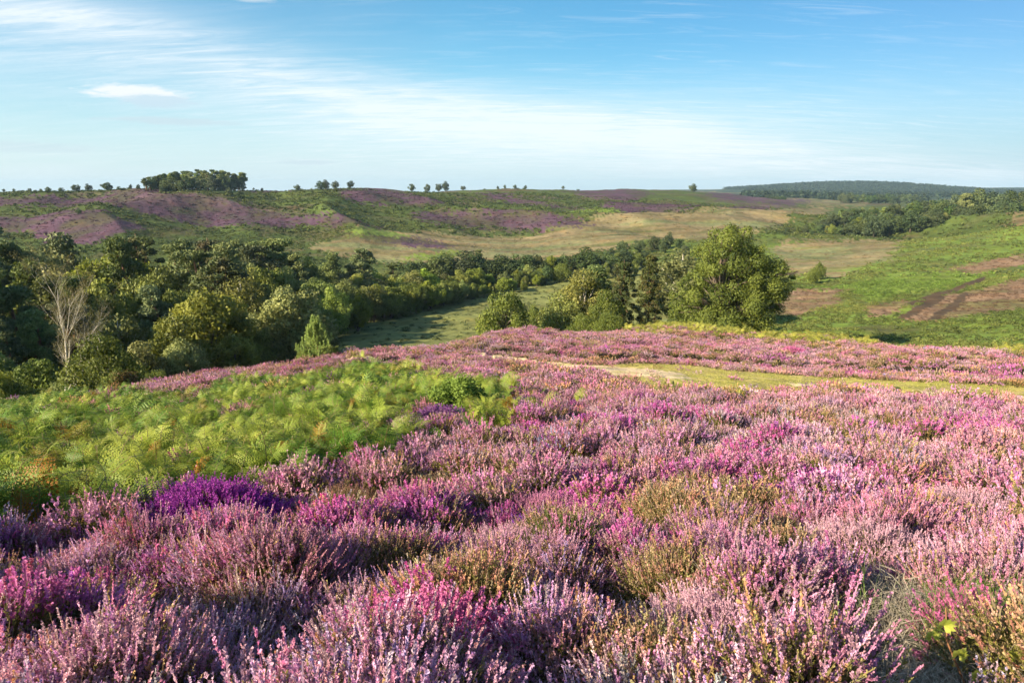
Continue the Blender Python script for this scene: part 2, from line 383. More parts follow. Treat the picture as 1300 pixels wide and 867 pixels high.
# ------------------------------------------------------------------ plant builders (quads)
def heather(stems, hmin, hmax, spread, spike=.4, nfl=24, fs=.004, nleaf=16, ls=.004, base_r=.06, side=2, bell=False, tw=.0012, lean=.5, bare=.18):
    """one tuft: thin stems with tiny leaves, the upper part a spike of small florets. mats: 0 stem, 1 leaf, 2 flower"""
    q = QB(); n = stems
    ang = RNG.random(n) * 2 * math.pi; rad = np.sqrt(RNG.random(n))
    base = np.stack([np.cos(ang) * rad * base_r, np.sin(ang) * rad * base_r, np.zeros(n)], 1)
    tilt = rad * spread + RNG.normal(size=n) * .12
    d = np.stack([np.cos(ang) * np.sin(tilt), np.sin(ang) * np.sin(tilt), np.cos(tilt)], 1)
    h = hmin + (hmax - hmin) * RNG.random(n) ** .7 * (1 - .25 * rad)
    up = np.array([0, 0, 1.]); bend = rdir(n) * .12 * h[:, None]
    def at(i, t): return base[i] + d[i] * (h[i] * t)[:, None] + (up * lean * .25 * h[i][:, None] + bend[i]) * (t * t)[:, None]
    idx = np.arange(n)
    ts = np.linspace(0, 1, 4)
    for a, b in zip(ts[:-1], ts[1:]):
        P0, P1 = at(idx, np.full(n, a)), at(idx, np.full(n, b))
        w = perp(P1 - P0) * tw * (1.5 - b)
        q.ribbons(P0, P1, w, 0, .8)
    # leaves
    if nleaf:
        i = np.repeat(idx, nleaf); t = bare + (1 - bare - spike * .8) * RNG.random(len(i))
        ax = unit(at(i, np.minimum(t + .05, 1)) - at(i, t)); o = perp(ax); a = unit(ax * .9 + o * .7) * ls * (.7 + .9 * RNG.random((len(i), 1)))
        q.cards(at(i, t) + o * ls * .8, a, perp(a) * ls * .38, 1, None, True)
    # spikes: main ones and side sprigs
    def spikes(o0, dirn, ln, cnt, seedr):
        m = len(o0); i = np.repeat(np.arange(m), cnt); t = RNG.random(len(i))
        if bell: t = .25 + .75 * t ** .8
        p = o0[i] + dirn[i] * (ln[i] * t)[:, None]
        r = fs * (1.15 if not bell else 1.9) * (1.1 - .75 * t)[:, None]
        o = perp(dirn[i]); nrm = unit(o + dirn[i] * (.5 if not bell else -.1) + rdir(len(i)) * .35)
        a = unit(dirn[i] * .7 + o * .6 + rdir(len(i)) * .3) * fs * (.7 + .6 * RNG.random((len(i), 1)))
        b = unit(np.cross(a, nrm)) * fs * (.75 if not bell else .95)
        rr = np.clip(seedr[i] * .5 + RNG.random(len(i)) * .5, 0, 1)
        q.cards(p + o * r, a, b, 2, rr)
        # core so that the spike is solid
        w = perp(dirn) * fs * .7
        q.ribbons(o0, o0 + dirn * ln[:, None], w, 2, .3, seedr * .5)
    fl = RNG.random(n) < .88; j = idx[fl]
    t0 = np.full(len(j), 1 - spike); o0 = at(j, t0); e = at(j, np.ones(len(j))); dv = e - o0; ln = np.linalg.norm(dv, axis=1)
    spikes(o0, unit(dv), ln, nfl, RNG.random(len(j)))
    if side:
        i = np.repeat(j, side); t = .45 + .4 * RNG.random(len(i)); o0 = at(i, t)
        ax = unit(at(i, np.minimum(t + .05, 1)) - at(i, t)); dd = unit(ax * 1 + perp(ax) * .75 + up * .25)
        ln = h[i] * spike * (.25 + .35 * RNG.random(len(i)))
        q.ribbons(o0, o0 + dd * ln[:, None] * .6, perp(dd) * tw * .8, 0)
        spikes(o0 + dd * (ln * .3)[:, None], dd, ln, max(3, nfl // 2), RNG.random(len(i)))
    return q

def bracken(nf, L, pairs, curl=.9, up=1.1, w=.16, low=False):
    """fronds arching from one crown; pinnae in pairs. mats: 0 stem, 1 leaf"""
    q = QB()
    for k in range(nf):
        a0 = 2 * math.pi * (k + RNG.random() * .7) / nf; l = L * (.7 + .5 * RNG.random()); el = up * (.75 + .4 * RNG.random())
        hd = np.array([math.cos(a0), math.sin(a0), 0]); side = np.array([-math.sin(a0), math.cos(a0), 0])
        seg = 7; p = np.zeros(3); pts = [p]; e = el
        for i in range(seg):
            p = p + (hd * math.cos(e) + np.array([0, 0, math.sin(e)])) * l / seg; pts.append(p); e -= curl * (.7 + .5 * RNG.random()) * 2 / seg * (i + 1) / seg * 2
        pts = np.array(pts)
        fr_r = RNG.random(); q.ribbons(pts[:-1], pts[1:], side * .005, 0, .8)
        s = np.linspace(.22, .98, pairs); f = s * seg; i0 = np.minimum(f.astype(int), seg - 1); fr = (f - i0)[:, None]
        c = pts[i0] * (1 - fr) + pts[i0 + 1] * fr; ax = unit(pts[i0 + 1] - pts[i0])
        plen = l * .25 * np.sin(np.clip((1 - s) * 1.9 + .12, 0, math.pi / 2)) ** 1.1 * (1 - .35 * (s < .3))
        tw = RNG.normal() * .25
        for sd in (-1, 1):
            dr = unit(side * sd + ax * .45 + np.array([0, 0, -.12 + tw * sd]) + RNG.normal(size=(pairs, 3)) * .08)
            wd = unit(ax + RNG.normal(size=(pairs, 3)) * .1) * (plen * w)[:, None]
            m1 = c + dr * (plen * .55)[:, None]; tip = c + dr * plen[:, None] + np.array([0, 0, -.12]) * plen[:, None]
            if low:
                q.add(np.stack([c - wd * .7, c + wd * .7, tip + wd * .2, tip - wd * .2], 1), 1, fr_r * .7 + .3 * RNG.random(pairs))
            else:       # toothed pinna made of leaflets
                nl = 5
                for t in np.linspace(.08, .95, nl):
                    cc = c + dr * (plen * t)[:, None] + np.array([0, 0, -.12]) * (plen * t * t)[:, None]
                    for s2 in (-1, 1):
                        d2 = unit(wd * s2 + dr * (np.linalg.norm(wd, axis=1)[:, None]) * .8)
                        ll = np.linalg.norm(wd, axis=1)[:, None] * (1.45 - t) * 1.15
                        q.cards(cc + d2 * ll * .5, d2 * ll * .6, unit(dr) * (plen / nl * .42)[:, None], 1, fr_r * .7 + .3 * RNG.random(pairs), True)
    return q

def grass(nb, h, spread, w=.002, base_r=.05, seg=3):
    q = QB(); n = nb
    a = RNG.random(n) * 2 * math.pi; r = np.sqrt(RNG.random(n)) * base_r
    p = np.stack([np.cos(a) * r, np.sin(a) * r, np.zeros(n)], 1); hh = h * (.5 + .7 * RNG.random(n)) / seg
    a2 = a + RNG.normal(size=n) * .8; hd = np.stack([np.cos(a2), np.sin(a2), np.zeros(n)], 1); e = RNG.random(n) * spread; rn = RNG.random(n)
    sd = np.stack([-np.sin(a2), np.cos(a2), np.zeros(n)], 1)
    for i in range(seg):
        d = hd * np.sin(e)[:, None] + np.array([0, 0, 1.]) * np.cos(e)[:, None]; p1 = p + d * hh[:, None]
        k0, k1 = 1 - i / seg, 1 - (i + 1) / seg
        q.add(np.stack([p - sd * w * k0, p + sd * w * k0, p1 + sd * w * max(k1, .08), p1 - sd * w * max(k1, .08)], 1), 0, rn)
        p = p1; e = e + spread * .45
    return q

def crown_quads(lobes, n, size, inner=.12, squash=.8, droop=0.0, aspect=.6, out=.75, q=None, mi=0):
    """leaf-sized faces near the surface of overlapping lobes, those buried in another lobe dropped"""
    q = q or QB(); lb = np.array(lobes, float); c, r = lb[:, :3], lb[:, 3]
    w = r ** 2; k = RNG.choice(len(lb), n, p=w / w.sum())
    d = rdir(n); rr = r[k] * (1 - (RNG.random(n) ** 2.2) * .5 + RNG.normal(size=n) * .06)
    # ragged surface
    rr *= 1 + .22 * np.sin(d[:, 0] * 7 + k * 1.7) * np.sin(d[:, 1] * 6 + k * 2.3) * np.sin(d[:, 2] * 7 + k)
    P = c[k] + d * rr[:, None] * np.array([1, 1, squash])
    keep = np.ones(n, bool)
    for i in range(len(lb)):
        dd = np.linalg.norm((P - c[i]) / np.array([1, 1, squash]), axis=1) / r[i]
        keep &= ~((dd < .62) & (k != i) & (RNG.random(n) > inner))
    tone = RNG.random(len(lb)); P, d, k = P[keep], d[keep], k[keep]; n = len(P)
    P[:, 2] -= droop * RNG.random(n) ** 2
    nr = unit(d * out + rdir(n) * .7 + np.array([0, 0, .15])); a = perp(nr)
    if droop: a = unit(a + np.array([0, 0, -1.2])); 
    b = np.cross(nr, a); s = size * (.55 + .8 * RNG.random((n, 1)))
    q.cards(P, a * s, b * s * aspect, mi, np.clip(tone[k] * .5 + RNG.random(n) * .5, 0, 1), True)
    return q

def lobes_round(H, W, zb, n, rl, top=1.0, seed=0, lean=0):
    """lobes spread through an egg-shaped crown, zb = bottom of the crown"""
    rg = np.random.default_rng(seed); L = []
    ch = (H - zb) / 2; zc = zb + ch
    for i in range(n):
        t = (i + .5) / n; ph = math.acos(1 - 2 * t); th = i * 2.39996 + rg.random() * .8
        k = .5 + .46 * rg.random()
        x, y, z = math.sin(ph) * math.cos(th), math.sin(ph) * math.sin(th), math.cos(ph)
        wz = 1 - .28 * max(z, 0) * top
        L.append((x * W * k * wz + lean * z, y * W * k * wz, zc + z * ch * k * 1.02, rl * W * (.6 + .65 * rg.random())))
    L.append((0, 0, zc - ch * .3, W * .42))
    return L

def limbs(tb, lobes, trunk_pts, r0, k=5, frac=.8):
    tp = np.array(trunk_pts)
    for (x, y, z, r) in lobes:
        if random.random() > frac: continue
        zz = tp[0][2] + (z - tp[0][2]) * random.uniform(.35, .65)
        i = int(np.argmin(np.abs(tp[:, 2] - zz))); s = tp[i]; e = np.array([x, y, z]); m = (s + e) / 2 + np.array([0, 0, .12 * np.linalg.norm(e - s)])
        rr = r0 * random.uniform(.2, .36)
        tb.tube([s, m, e], [rr, rr * .6, rr * .2], k)

M = {}
def mats():
    M['calluna'] = leafy('heather_petals', (.50, .42, .42), (1.08, 1.0, 1.05), tint=True, transl=.25, rough=.7)
    M['stem'] = leafy('heather_stems', (.09, .065, .035), (.32, .25, .15), transl=0, rough=.8)
    M['hleaf'] = leafy('heather_leaves', (.075, .08, .018), (.30, .27, .075), transl=.25)
    M['frond'] = leafy('bracken_fronds', (.42, .52, .38), (1.0, 1.0, .8), tint=True, transl=.38, rough=.5)
    M['fstem'] = leafy('bracken_stems', (.12, .10, .03), (.22, .19, .07), transl=.1)
    M['blade'] = leafy('grass_blades', (.65, .65, .6), (1, 1, 1), tint=True, transl=.3, rough=.5)
    M['shrub'] = leafy('shrub_leaves', (.5, .5, .5), (1, 1, 1), tint=True, transl=.2, rough=.7)
    M['twig'] = leafy('dead_twigs', (.16, .135, .11), (.46, .41, .34), transl=0, rough=.9)
    M['oak'] = leafy('oak_leaves', (.07, .095, .022), (.26, .30, .065), hue=.05, transl=.28)
    M['faroak'] = leafy('distant_leaves', (.032, .052, .020), (.095, .125, .042), hue=.05, transl=.2)
    M['birch'] = leafy('birch_leaves', (.075, .095, .020), (.23, .245, .055), hue=.05, transl=.32)
    M['willow'] = leafy('willow_leaves', (.062, .092, .018), (.225, .265, .050), transl=.3, hue=0)
    M['pine'] = leafy('pine_needles', (.05, .08, .03), (.20, .23, .07), hue=.04, transl=.15)
    M['lpine'] = leafy('larch_pine_needles', (.035, .052, .018), (.11, .13, .04), hue=.03, transl=.15, patch=(.8, (.12, .06, .025), .38))
    M['sapling'] = leafy('sapling_needles', (.26, .35, .09), (.50, .60, .20), transl=.3)
    M['rust'] = leafy('russet_leaves', (.085, .06, .02), (.20, .125, .045), transl=.25, hue=.03)
    M['sparse'] = leafy('sparse_birch_leaves', (.16, .14, .045), (.34, .29, .11), transl=.35)
    M['bark'] = barky('grey_brown_bark', (.06, .045, .035), (.16, .12, .09))
    M['pinebark'] = barky('orange_pine_bark', (.10, .055, .035), (.34, .17, .09))
    M['birchbark'] = barky('pale_birch_bark', (.34, .30, .24), (.76, .71, .62), 5, 1.6)
    M['ground'] = ground_mat()
mats()

# ------------------------------------------------------------------ ground
def build_ground():
    a1 = np.linspace(-.92, .92, 760); a0 = -(.92 + (np.linspace(0, 1, 44) ** 1.4)[1:] * (math.pi - .92))[::-1]; a2 = -a0[::-1]
    az = np.concatenate([a0, a1, a2[:-1]]); na = len(az)
    lr = np.concatenate([np.linspace(math.log(.35), math.log(90), 420), np.linspace(math.log(90), math.log(1100), 300)[1:], np.linspace(math.log(1100), math.log(9000), 90)[1:]])
    nr = len(lr); R = np.exp(lr)
    A, RR = np.meshgrid(az, R, indexing='ij'); X, Y = RR * np.sin(A), RR * np.cos(A)
    Z = height(X, Y)
    zs = base_height(X, Y)
    cv = cover(X, Y, zs)
    col = np.zeros(X.shape + (3,))
    far = sstep(70, 85, RR)[..., None]
    soil = np.array([.030, .026, .014]); 
    n1 = fbm(X / 40, Y / 40, 31, 4)[..., None]; n2 = fbm(X / 14, Y / 14, 36, 4)[..., None]; n3 = fbm(X / 150, Y / 150, 33, 3)[..., None]
    rt = sstep(.12, .3, A)[..., None] * (1 - sstep(380, 460, RR))[..., None]; green = (np.array([.065, .092, .024]) * (1 - rt) + np.array([.12, .175, .035]) * rt) * (1 + .5 * n2) + np.array([.05, .02, .0]) * np.clip(n1, 0, 1)
    heathc = np.array([.082, .046, .074]) * (1 + .45 * n2) + np.array([.03, .035, 0]) * np.clip(n1, 0, 1)
    st = fbm(X / 70, Y / 11, 44, 4)[..., None]; tanc = np.array([.215, .168, .095]) * (1 + .3 * n2) * (1 + .35 * st) + np.array([-.09, -.02, -.03]) * np.clip(st * 2.4 + n1, 0, 1)
    light = np.array([.15, .205, .04]) * (1 + .3 * n2)
    base = green
    # stray heather and grass on the far slopes
    f = np.clip(n1 * 3 - .5, 0, 1) * .6 * sstep(380, 450, RR)[..., None]; base = base * (1 - f) + heathc * f
    f = np.clip(-n2 * 3 - .5, 0, 1) * .5; base = base * (1 - f) + tanc * f * .8
    w = cv['tan'][..., None] * np.clip(.95 + st * 1.2, 0, 1); base = base * (1 - w) + tanc * w
    w = cv['light'][..., None]; base = base * (1 - w) + light * w
    w = cv['far_heath'][..., None] * np.clip(.88 + n2 * 1.1, 0, 1); bh = cv['brownh'][..., None]; base = base * (1 - w) + (heathc * (1 - bh) + np.array([.22, .145, .095]) * (1 + .4 * n2) * bh) * w
    w = cv['soil'][..., None]; base = base * (1 - w) + np.array([.085, .060, .040]) * w  # track soil, with the shadow of the lines darkened into its colour
    # the low field in the valley
    vf = (sstep(85, 100, RR) * (1 - sstep(270, 330, RR)) * sstep(.45, .3, np.abs(A + .1)))[..., None]
    base = base * (1 - vf) + (np.array([.17, .185, .065]) * (1 + .3 * n2)) * vf
    # beyond the ridge: woods and heath far off
    ff = sstep(1300, 2000, RR)[..., None]; woods = np.array([.035, .055, .028])
    base = base * (1 - ff) + (woods * (1 + .4 * n1) * (n3 > -.25) + tanc * .8 * (n3 <= -.25)) * ff
    nearc = np.ones(X.shape + (3,)) * soil * (1 + .5 * fbm(X * 2, Y * 2, 90, 3)[..., None])
    w = cv['bracken'][..., None] * .8; nearc = nearc * (1 - w) + np.array([.05, .065, .02]) * w
    w = cv['path'][..., None]; g = fbm(X / 1.3, Y / 1.3, 95, 3)[..., None] + fbm(X / .3, Y / .3, 96, 2)[..., None] * .5
    pg = np.array([.42, .37, .11]) + np.array([.16, .09, .08]) * np.clip(g * 1.6, -.4, 1); nearc = nearc * (1 - w) + pg * w
    w = np.clip(cv['sand'] * (1.0 + fbm(X / 1.5, Y / .8, 97, 3) * 1.6), 0, 1)[..., None]; nearc = nearc * (1 - w) + np.array([.74, .57, .36]) * w
    col = np.clip(nearc * (1 - far) + base * far, .004, .9)
    me = bpy.data.meshes.new('terrain'); nv = na * nr
    V = np.stack([X, Y, Z], -1).reshape(-1, 3).astype(np.float32)
    me.vertices.add(nv + 1); me.vertices.foreach_set('co', np.concatenate([V, [[0, 0, float(Z[:, 0].mean())]]]).astype(np.float32).ravel())
    i = np.arange(na)[:, None]; j = np.arange(nr - 1)[None]; i2 = (i + 1) % na
    quads = np.stack([i * nr + j, i2 * nr + j + 0 * i, i2 * nr + j + 1, i * nr + j + 1], -1)
    quads = np.broadcast_to(quads, (na, nr - 1, 4)).reshape(-1, 4)[:, ::-1]
    tri = np.stack([np.arange(na) * nr, np.full(na, nv), ((np.arange(na) + 1) % na) * nr], -1)[:, ::-1]
    nq = len(quads); idx = np.concatenate([quads.ravel(), tri.ravel()]).astype(np.int32)
    me.loops.add(len(idx)); me.loops.foreach_set('vertex_index', idx)
    me.polygons.add(nq + na)
    me.polygons.foreach_set('loop_start', np.concatenate([np.arange(nq) * 4, nq * 4 + np.arange(na) * 3]).astype(np.int32))
    me.polygons.foreach_set('loop_total', np.concatenate([np.full(nq, 4), np.full(na, 3)]).astype(np.int32))
    me.update()
    me.polygons.foreach_set('use_smooth', np.ones(nq + na, bool))
    c4 = np.ones((nv + 1, 4), np.float32); c4[:nv, :3] = col.reshape(-1, 3); c4[nv, :3] = soil
    me.attributes.new('cover', 'FLOAT_COLOR', 'POINT').data.foreach_set('color', c4.ravel())
    me.materials.append(M['ground'])
    # the trodden track: its own sheet a centimetre above the ground
    pm = cv['path'].reshape(-1) > .5; fq = quads[pm[quads].all(1)]
    ids = np.unique(fq); rm = np.full(nv, -1); rm[ids] = np.arange(len(ids))
    pme = bpy.data.meshes.new('path'); PV = V[ids].copy(); PV[:, 2] += .01
    rut = fbm(V[ids][:, 0] / .5, V[ids][:, 1] / .5, 301, 3); PV[:, 2] += (.03 * rut).clip(-.005, .04)
    pme.from_pydata(PV.tolist(), [], rm[fq].tolist()); pme.update()
    pme.polygons.foreach_set('use_smooth', np.ones(len(fq), bool))
    pme.attributes.new('cover', 'FLOAT_COLOR', 'POINT').data.foreach_set('color', c4[ids].ravel()); pme.materials.append(M['ground'])
    po = link('path', pme); po['kind'] = 'structure'; po['label'] = 'sandy and grassy track curving through the heather'
    o = link('terrain', me); o['kind'] = 'structure'; o['label'] = 'rolling heathland ground with sandy track, valley and far ridge'
build_ground()

# ------------------------------------------------------------------ ground cover as stuff
def jitter_points(r0, r1, spacing, azmax=.80, ymin=-99):
    x = np.arange(-r1, r1, spacing); y = np.arange(max(-r1, ymin), r1, spacing); X, Y = np.meshgrid(x, y)
    X = (X + RNG.random(X.shape) * spacing).ravel(); Y = (Y + RNG.random(Y.shape) * spacing).ravel()
    r = np.hypot(X, Y); k = (r >= r0) & (r < r1) & (np.abs(np.arctan2(X, Y)) < azmax)
    return X[k], Y[k]

HOT = [  # (column, row, distance, radius m, kind) richer patches: 0 magenta bell, 1 purple, 2 brown/faded, 3 green
 (255,650,6.4,.45,1),(990,620,8.0,1.3,0),(1010,640,7.2,.5,1),(870,540,15.5,2.0,0),(1250,525,18,2.2,0),(470,660,6.0,1.2,0),(400,690,5.0,.7,0),
 (520,790,3.0,.45,0),(490,830,2.5,.3,0),(825,705,4.6,.45,0),(60,800,2.9,.4,0),(620,650,6.5,.5,2),(860,660,6.3,.7,2),(1080,545,14,2.5,2),(1180,560,12.5,1.5,0),(640,600,9.5,1.0,2),
 (1130,620,7.6,.9,0),(700,690,5.0,.5,3),(280,760,3.4,.35,2),(760,640,6.8,.8,0),(1005,452,46,1.6,0),(1090,470,37,1.6,0),(1270,468,34,2.2,0),(600,660,6.1,.5,1),(560,700,4.8,.5,0),(760,450,47,2.5,0),
 (560,520,20,1.6,1),(950,700,4.7,.6,2),(180,740,3.7,.4,0),(720,560,13.5,1.5,0),(40,700,4.8,.6,0),(1000,800,2.8,.35,3),(360,820,2.6,.3,3),(1300,800,2.75,.5,3)]
HOTW = []
for u, v, y, rad, kd in HOT:
    z = row_z(v, y); HOTW.append((col_x(u, y, z), y, rad, kd))

def heather_state(x, y):
    """per point: bush cell data, tint and kind"""
    d, r1, r2, r3, dx, dy = bush_cells(x, y)
    big = fbm(x / 3.2, y / 3.2, 61, 3); big2 = fbm(x / 6 + 9, y / 6, 64, 3)
    r = np.hypot(x, y)
    s = r1 * .75 + big * .75 + .12
    kind = np.zeros(len(x), int)                                     # 0 pale ling, 1 bell heather, 2 faded or green
    kind[s > 1.0] = 1
    kind[(r3 + .35 * big2 > .90)] = 2
    pale = np.array([.84, .61, .77]); pink = np.array([.80, .44, .64]); salmon = np.array([.72, .42, .42])
    a = np.clip(r2 + big2 * .8, 0, 1)[:, None]
    t = pale * (1 - a) + pink * a
    w = (sstep(9, 30, r) * .55)[:, None]; t = t * (1 - w) + (salmon * .5 + pink * .5) * w
    mag = np.array([.72, .23, .58]); vio = np.array([.36, .13, .42])
    t[kind == 1] = (mag * (1 - .35 * r2[:, None]) + vio * .35 * r2[:, None])[kind == 1]
    brown = np.array([.56, .40, .26]); t[kind == 2] = (brown * (.7 + .6 * r2[:, None]))[kind == 2]
    mixk = RNG.random(len(x)); q = (mixk < .16) & (kind == 0); kind[q] = 2; t[q] = brown * np.array([1.1, 1.15, .8])
    q = (mixk > .93) & (kind == 0); kind[q] = 1; t[q] = mag * .6 + t[q] * .4
    q = (mixk < .35) & (kind == 1); kind[q] = 0; t[q] = pink
    for hx, hy, rad, kd in HOTW:
        q = (np.hypot(x - hx, y - hy) < rad * .8 * (.35 + 1.2 * vnoise(x * 2.2, y * 2.2, 66))) & (RNG.random(len(x)) < .6)
        if kd == 0: kind[q] = 1; t[q] = mag * (.85 + .3 * r2[q, None])
        if kd == 1: kind[q] = 1; t[q] = np.array([.46, .12, .44]) * (.85 + .3 * r2[q, None])
        if kd == 2: kind[q] = 2; t[q] = brown * (.8 + .5 * r2[q, None])
        if kd == 3: kind[q] = 2; t[q] = np.array([.10, .14, .03])
    t = t * (.72 + .5 * RNG.random((len(x), 1))) * (1 + .12 * RNG.normal(size=t.shape))
    return d, r1, r2, r3, dx, dy, kind, np.clip(t, .02, .95)

def tuft_rot(dx, dy, k, n):
    """tilt outwards from the middle of the bush, after a random turn about the stem"""
    ang = np.arctan2(dy, dx); t = np.minimum(np.hypot(dx, dy) * k, .9); ph = RNG.random(n) * 6.28
    rx = -np.sin(ang) * t + RNG.normal(size=n) * .12; ry = np.cos(ang) * t + RNG.normal(size=n) * .12
    c, s = np.cos(ph), np.sin(ph)
    return np.stack([rx * c + ry * s, -rx * s + ry * c, ph], 1)

def tuft_mats(): return [M['stem'], M['hleaf'], M['calluna']]
def protos(fn, n, name): return [fn().mesh(name, tuft_mats()) for _ in range(n)]
GAPS = []   # bare spots (x, y, r) where single plants of their own stand
def near_spot(u, v, y): z = row_z(v, y); return col_x(u, y, z), y

ling0 = protos(lambda: heather(24, .12, .29, .6, .27, 26, .0036, 34, .0058, .075, 2), 4, 'ling_tuft')
bell0 = protos(lambda: heather(18, .13, .25, .5, .26, 15, .0052, 36, .0062, .075, 1, bell=True), 3, 'bell_tuft')
dry0 = protos(lambda: heather(22, .12, .27, .6, .20, 8, .0042, 38, .0065, .08, 1), 3, 'faded_tuft')
ling1 = protos(lambda: heather(18, .16, .30, .65, .34, 10, .0075, 16, .012, .12, 1, tw=.002), 4, 'ling_tuft_far')
bell1 = protos(lambda: heather(20, .14, .25, .6, .34, 9, .008, 16, .010, .12, 1, bell=True, tw=.002), 3, 'bell_tuft_far')
dry1 = protos(lambda: heather(20, .14, .27, .6, .25, 5, .007, 16, .011, .12, 1, tw=.002), 3, 'faded_tuft_far')
ling2 = protos(lambda: heather(30, .14, .30, .8, .42, 5, .018, 6, .024, .26, 0, tw=.004), 4, 'ling_tuft_distant')
dry2 = protos(lambda: heather(30, .14, .32, .8, .3, 3, .018, 8, .026, .26, 0, tw=.004), 3, 'faded_tuft_distant')
SINGLES = []   # filled below: world x, y, radius kept free

def heather_zone(r0, r1, sp, P, tiltk, sc, hk=1.0):
    x, y = jitter_points(r0, r1, sp, 1.45 if r1 < 7 else 1.1 if r1 < 23 else .92, -1)
    z0 = base_height(x, y); cv = cover(x, y, z0)
    keep = ((cv['path'] < .5) & (cv['sand'] < .5)) | (RNG.random(len(x)) < .015)
    keep &= ~((cv['bracken'] > .5) & (RNG.random(len(x)) > .08))
    for sx, sy, sr in SINGLES: keep &= np.hypot(x - sx, y - sy) > sr
    if r0 > 40: keep &= RNG.random(len(x)) < (1 - sstep(66, 80, np.hypot(x, y)))
    x, y = x[keep], y[keep]
    d, r1_, r2, r3, dx, dy, kind, tint = heather_state(x, y)
    keep = RNG.random(len(x)) < np.clip(1.25 - (d / .76) ** 4, 0.06, 1)
    x, y, d, r2, dx, dy, kind, tint = [q[keep] for q in (x, y, d, r2, dx, dy, kind, tint)]
    z = height(x, y) - .015; n = len(x)
    rot = tuft_rot(dx, dy, tiltk, n)
    s = sc * (.75 + .5 * RNG.random(n)) * (1.05 - .35 * np.clip(d, 0, 1)) * (.85 + .35 * r2)
    scl = np.stack([s, s, s * hk], 1)
    return np.stack([x, y, z], 1), rot, scl, tint, kind

# ------------------------------------------------------------------ single plants of the foreground (things)
def split_parts(q, names, mlist, parent):
    """a quad builder -> one child mesh per material"""
    V, Mi, R = q.arrays()
    for k, nm in enumerate(names):
        s = Mi == k
        if s.any(): link(nm, mesh_quads(nm, V[s].reshape(-1, 3), mlist[k], None, R[s]), parent)

def merge(dst, src, pos, axis, spin, sc):
    V, Mi, R = src
    z = unit(np.array(axis, float)); x = unit(np.cross((math.sin(spin), math.cos(spin), .01), z)); y = np.cross(z, x)
    W = V.reshape(-1, 3) * sc; W = W[:, :1] * x + W[:, 1:2] * y + W[:, 2:] * z + np.array(pos)
    dst.V.append(W.reshape(-1, 4, 3)); dst.M.append(Mi); dst.R.append(R)

PETAL = {}
def petals(key, dark, light):
    if key not in PETAL: PETAL[key] = leafy('petals_' + key, dark, light, transl=.28, rough=.7)
    return PETAL[key]
P_LILAC = lambda: petals('pale_lilac', (.50, .27, .38), (.82, .55, .66))
P_PINK = lambda: petals('pink', (.48, .16, .32), (.82, .40, .62))
P_MAG = lambda: petals('magenta', (.50, .10, .30), (.82, .28, .54))
P_PURP = lambda: petals('purple', (.24, .03, .28), (.56, .10, .56))
P_DUSK = lambda: petals('dusky_purple', (.16, .05, .20), (.34, .14, .38))
P_BROWN = lambda: petals('faded_brown', (.22, .12, .08), (.50, .28, .22))

def bush(u, v, y, R, n, kind, pm, label, cat='heather', name='heather_bush', hs=1.0, grp=None):
    x, y = near_spot(u, v, y); z = hpt(x, y)
    e = link(name, None, None, (x, y, z - .03)); tag(e, label, cat, grp)
    q = QB()
    far = y > 10
    if kind == 'bell': f = lambda: heather(16, .15, .29, .5, .32, 16, .0056, 26, .006, .07, 1, bell=True).arrays()
    elif kind == 'dry': f = lambda: heather(20, .13, .26, .6, .25, 9, .0038, 30, .0055, .08, 2).arrays()
    else: f = lambda: heather(18, .17, .33, .5, .36, 20, .0044, 26, .006, .075, 2).arrays()
    if far: f = lambda: heather(24, .2, .34, .7, .5, 6, .018, 6, .022, .2, 0, bell=kind == 'bell', tw=.003).arrays()
    src = [f() for _ in range(3)]
    n = int(n * 1.7) if not far else int(n * 1.3)
    for i in range(n):
        r = math.sqrt((i + .5) / n); th = i * 2.39996 + random.random() * .5
        px, py = r * math.cos(th) * R, r * math.sin(th) * R
        pz = .42 * R * (1 - r * r) * hs
        merge(q, src[i % 3], (px, py, pz), (px / R * .75 + random.gauss(0, .08), py / R * .75 + random.gauss(0, .08), 1), random.random() * 6.28, random.uniform(.8, 1.15) * hs * (.74 if not far else .9))
    # woody base
    for i in range(40):
        th = random.random() * 6.28; r = R * random.random() * .9
        p = np.array([[math.cos(th) * r * .2, math.sin(th) * r * .2, -.02]]); p1 = np.array([[math.cos(th) * r, math.sin(th) * r, .42 * R * (1 - (r / R) ** 2) + .05]])
        q.ribbons(p, p1, perp(p1 - p) * .003, 0)
    split_parts(q, ('woody_stems', 'leaves', 'flower_spikes'), (M['stem'], M['hleaf'], pm), e)
    SINGLES.append((x, y, R * .85))
    return e

bush(262, 664, 6.1, .60, 80, 'bell', P_PURP(), 'deep purple bell heather bush at the bracken edge, the most violet of all the flowers', hs=1.5)
bush(345, 665, 6.0, .36, 30, 'dry', P_DUSK(), 'dark dusky heather bush just right of the deep purple one')
bush(935, 812, 2.85, .36, 44, 'ling', P_LILAC(), 'pale lilac heather bush with long upright sprays, left of the bare twiggy hollow', hs=1.0)
bush(1120, 700, 4.3, .58, 70, 'ling', P_LILAC(), 'broad lilac heather bush with dark green base, just above the bare twiggy hollow', hs=1.05)
bush(1285, 800, 2.75, .24, 22, 'bell', P_MAG(), 'magenta bell heather with grass blades growing through it, beside the bramble shoot', hs=1.3)
bush(535, 830, 2.55, .30, 34, 'bell', P_MAG(), 'bright magenta bell heather bush with leafy green centre near a dead grey twig', hs=1.35)
bush(690, 650, 6.6, .5, 50, 'ling', P_PINK(), 'pink heather bush with olive green middle in the centre of the slope')
bush(1005, 458, 45.5, 1.2, 26, 'bell', P_MAG(), 'vivid magenta heather bush alone beyond the grassy path')
bush(560, 556, 15.2, .95, 36, 'ling', P_DUSK(), 'dusky purple heather mound beside the bright green shrub')
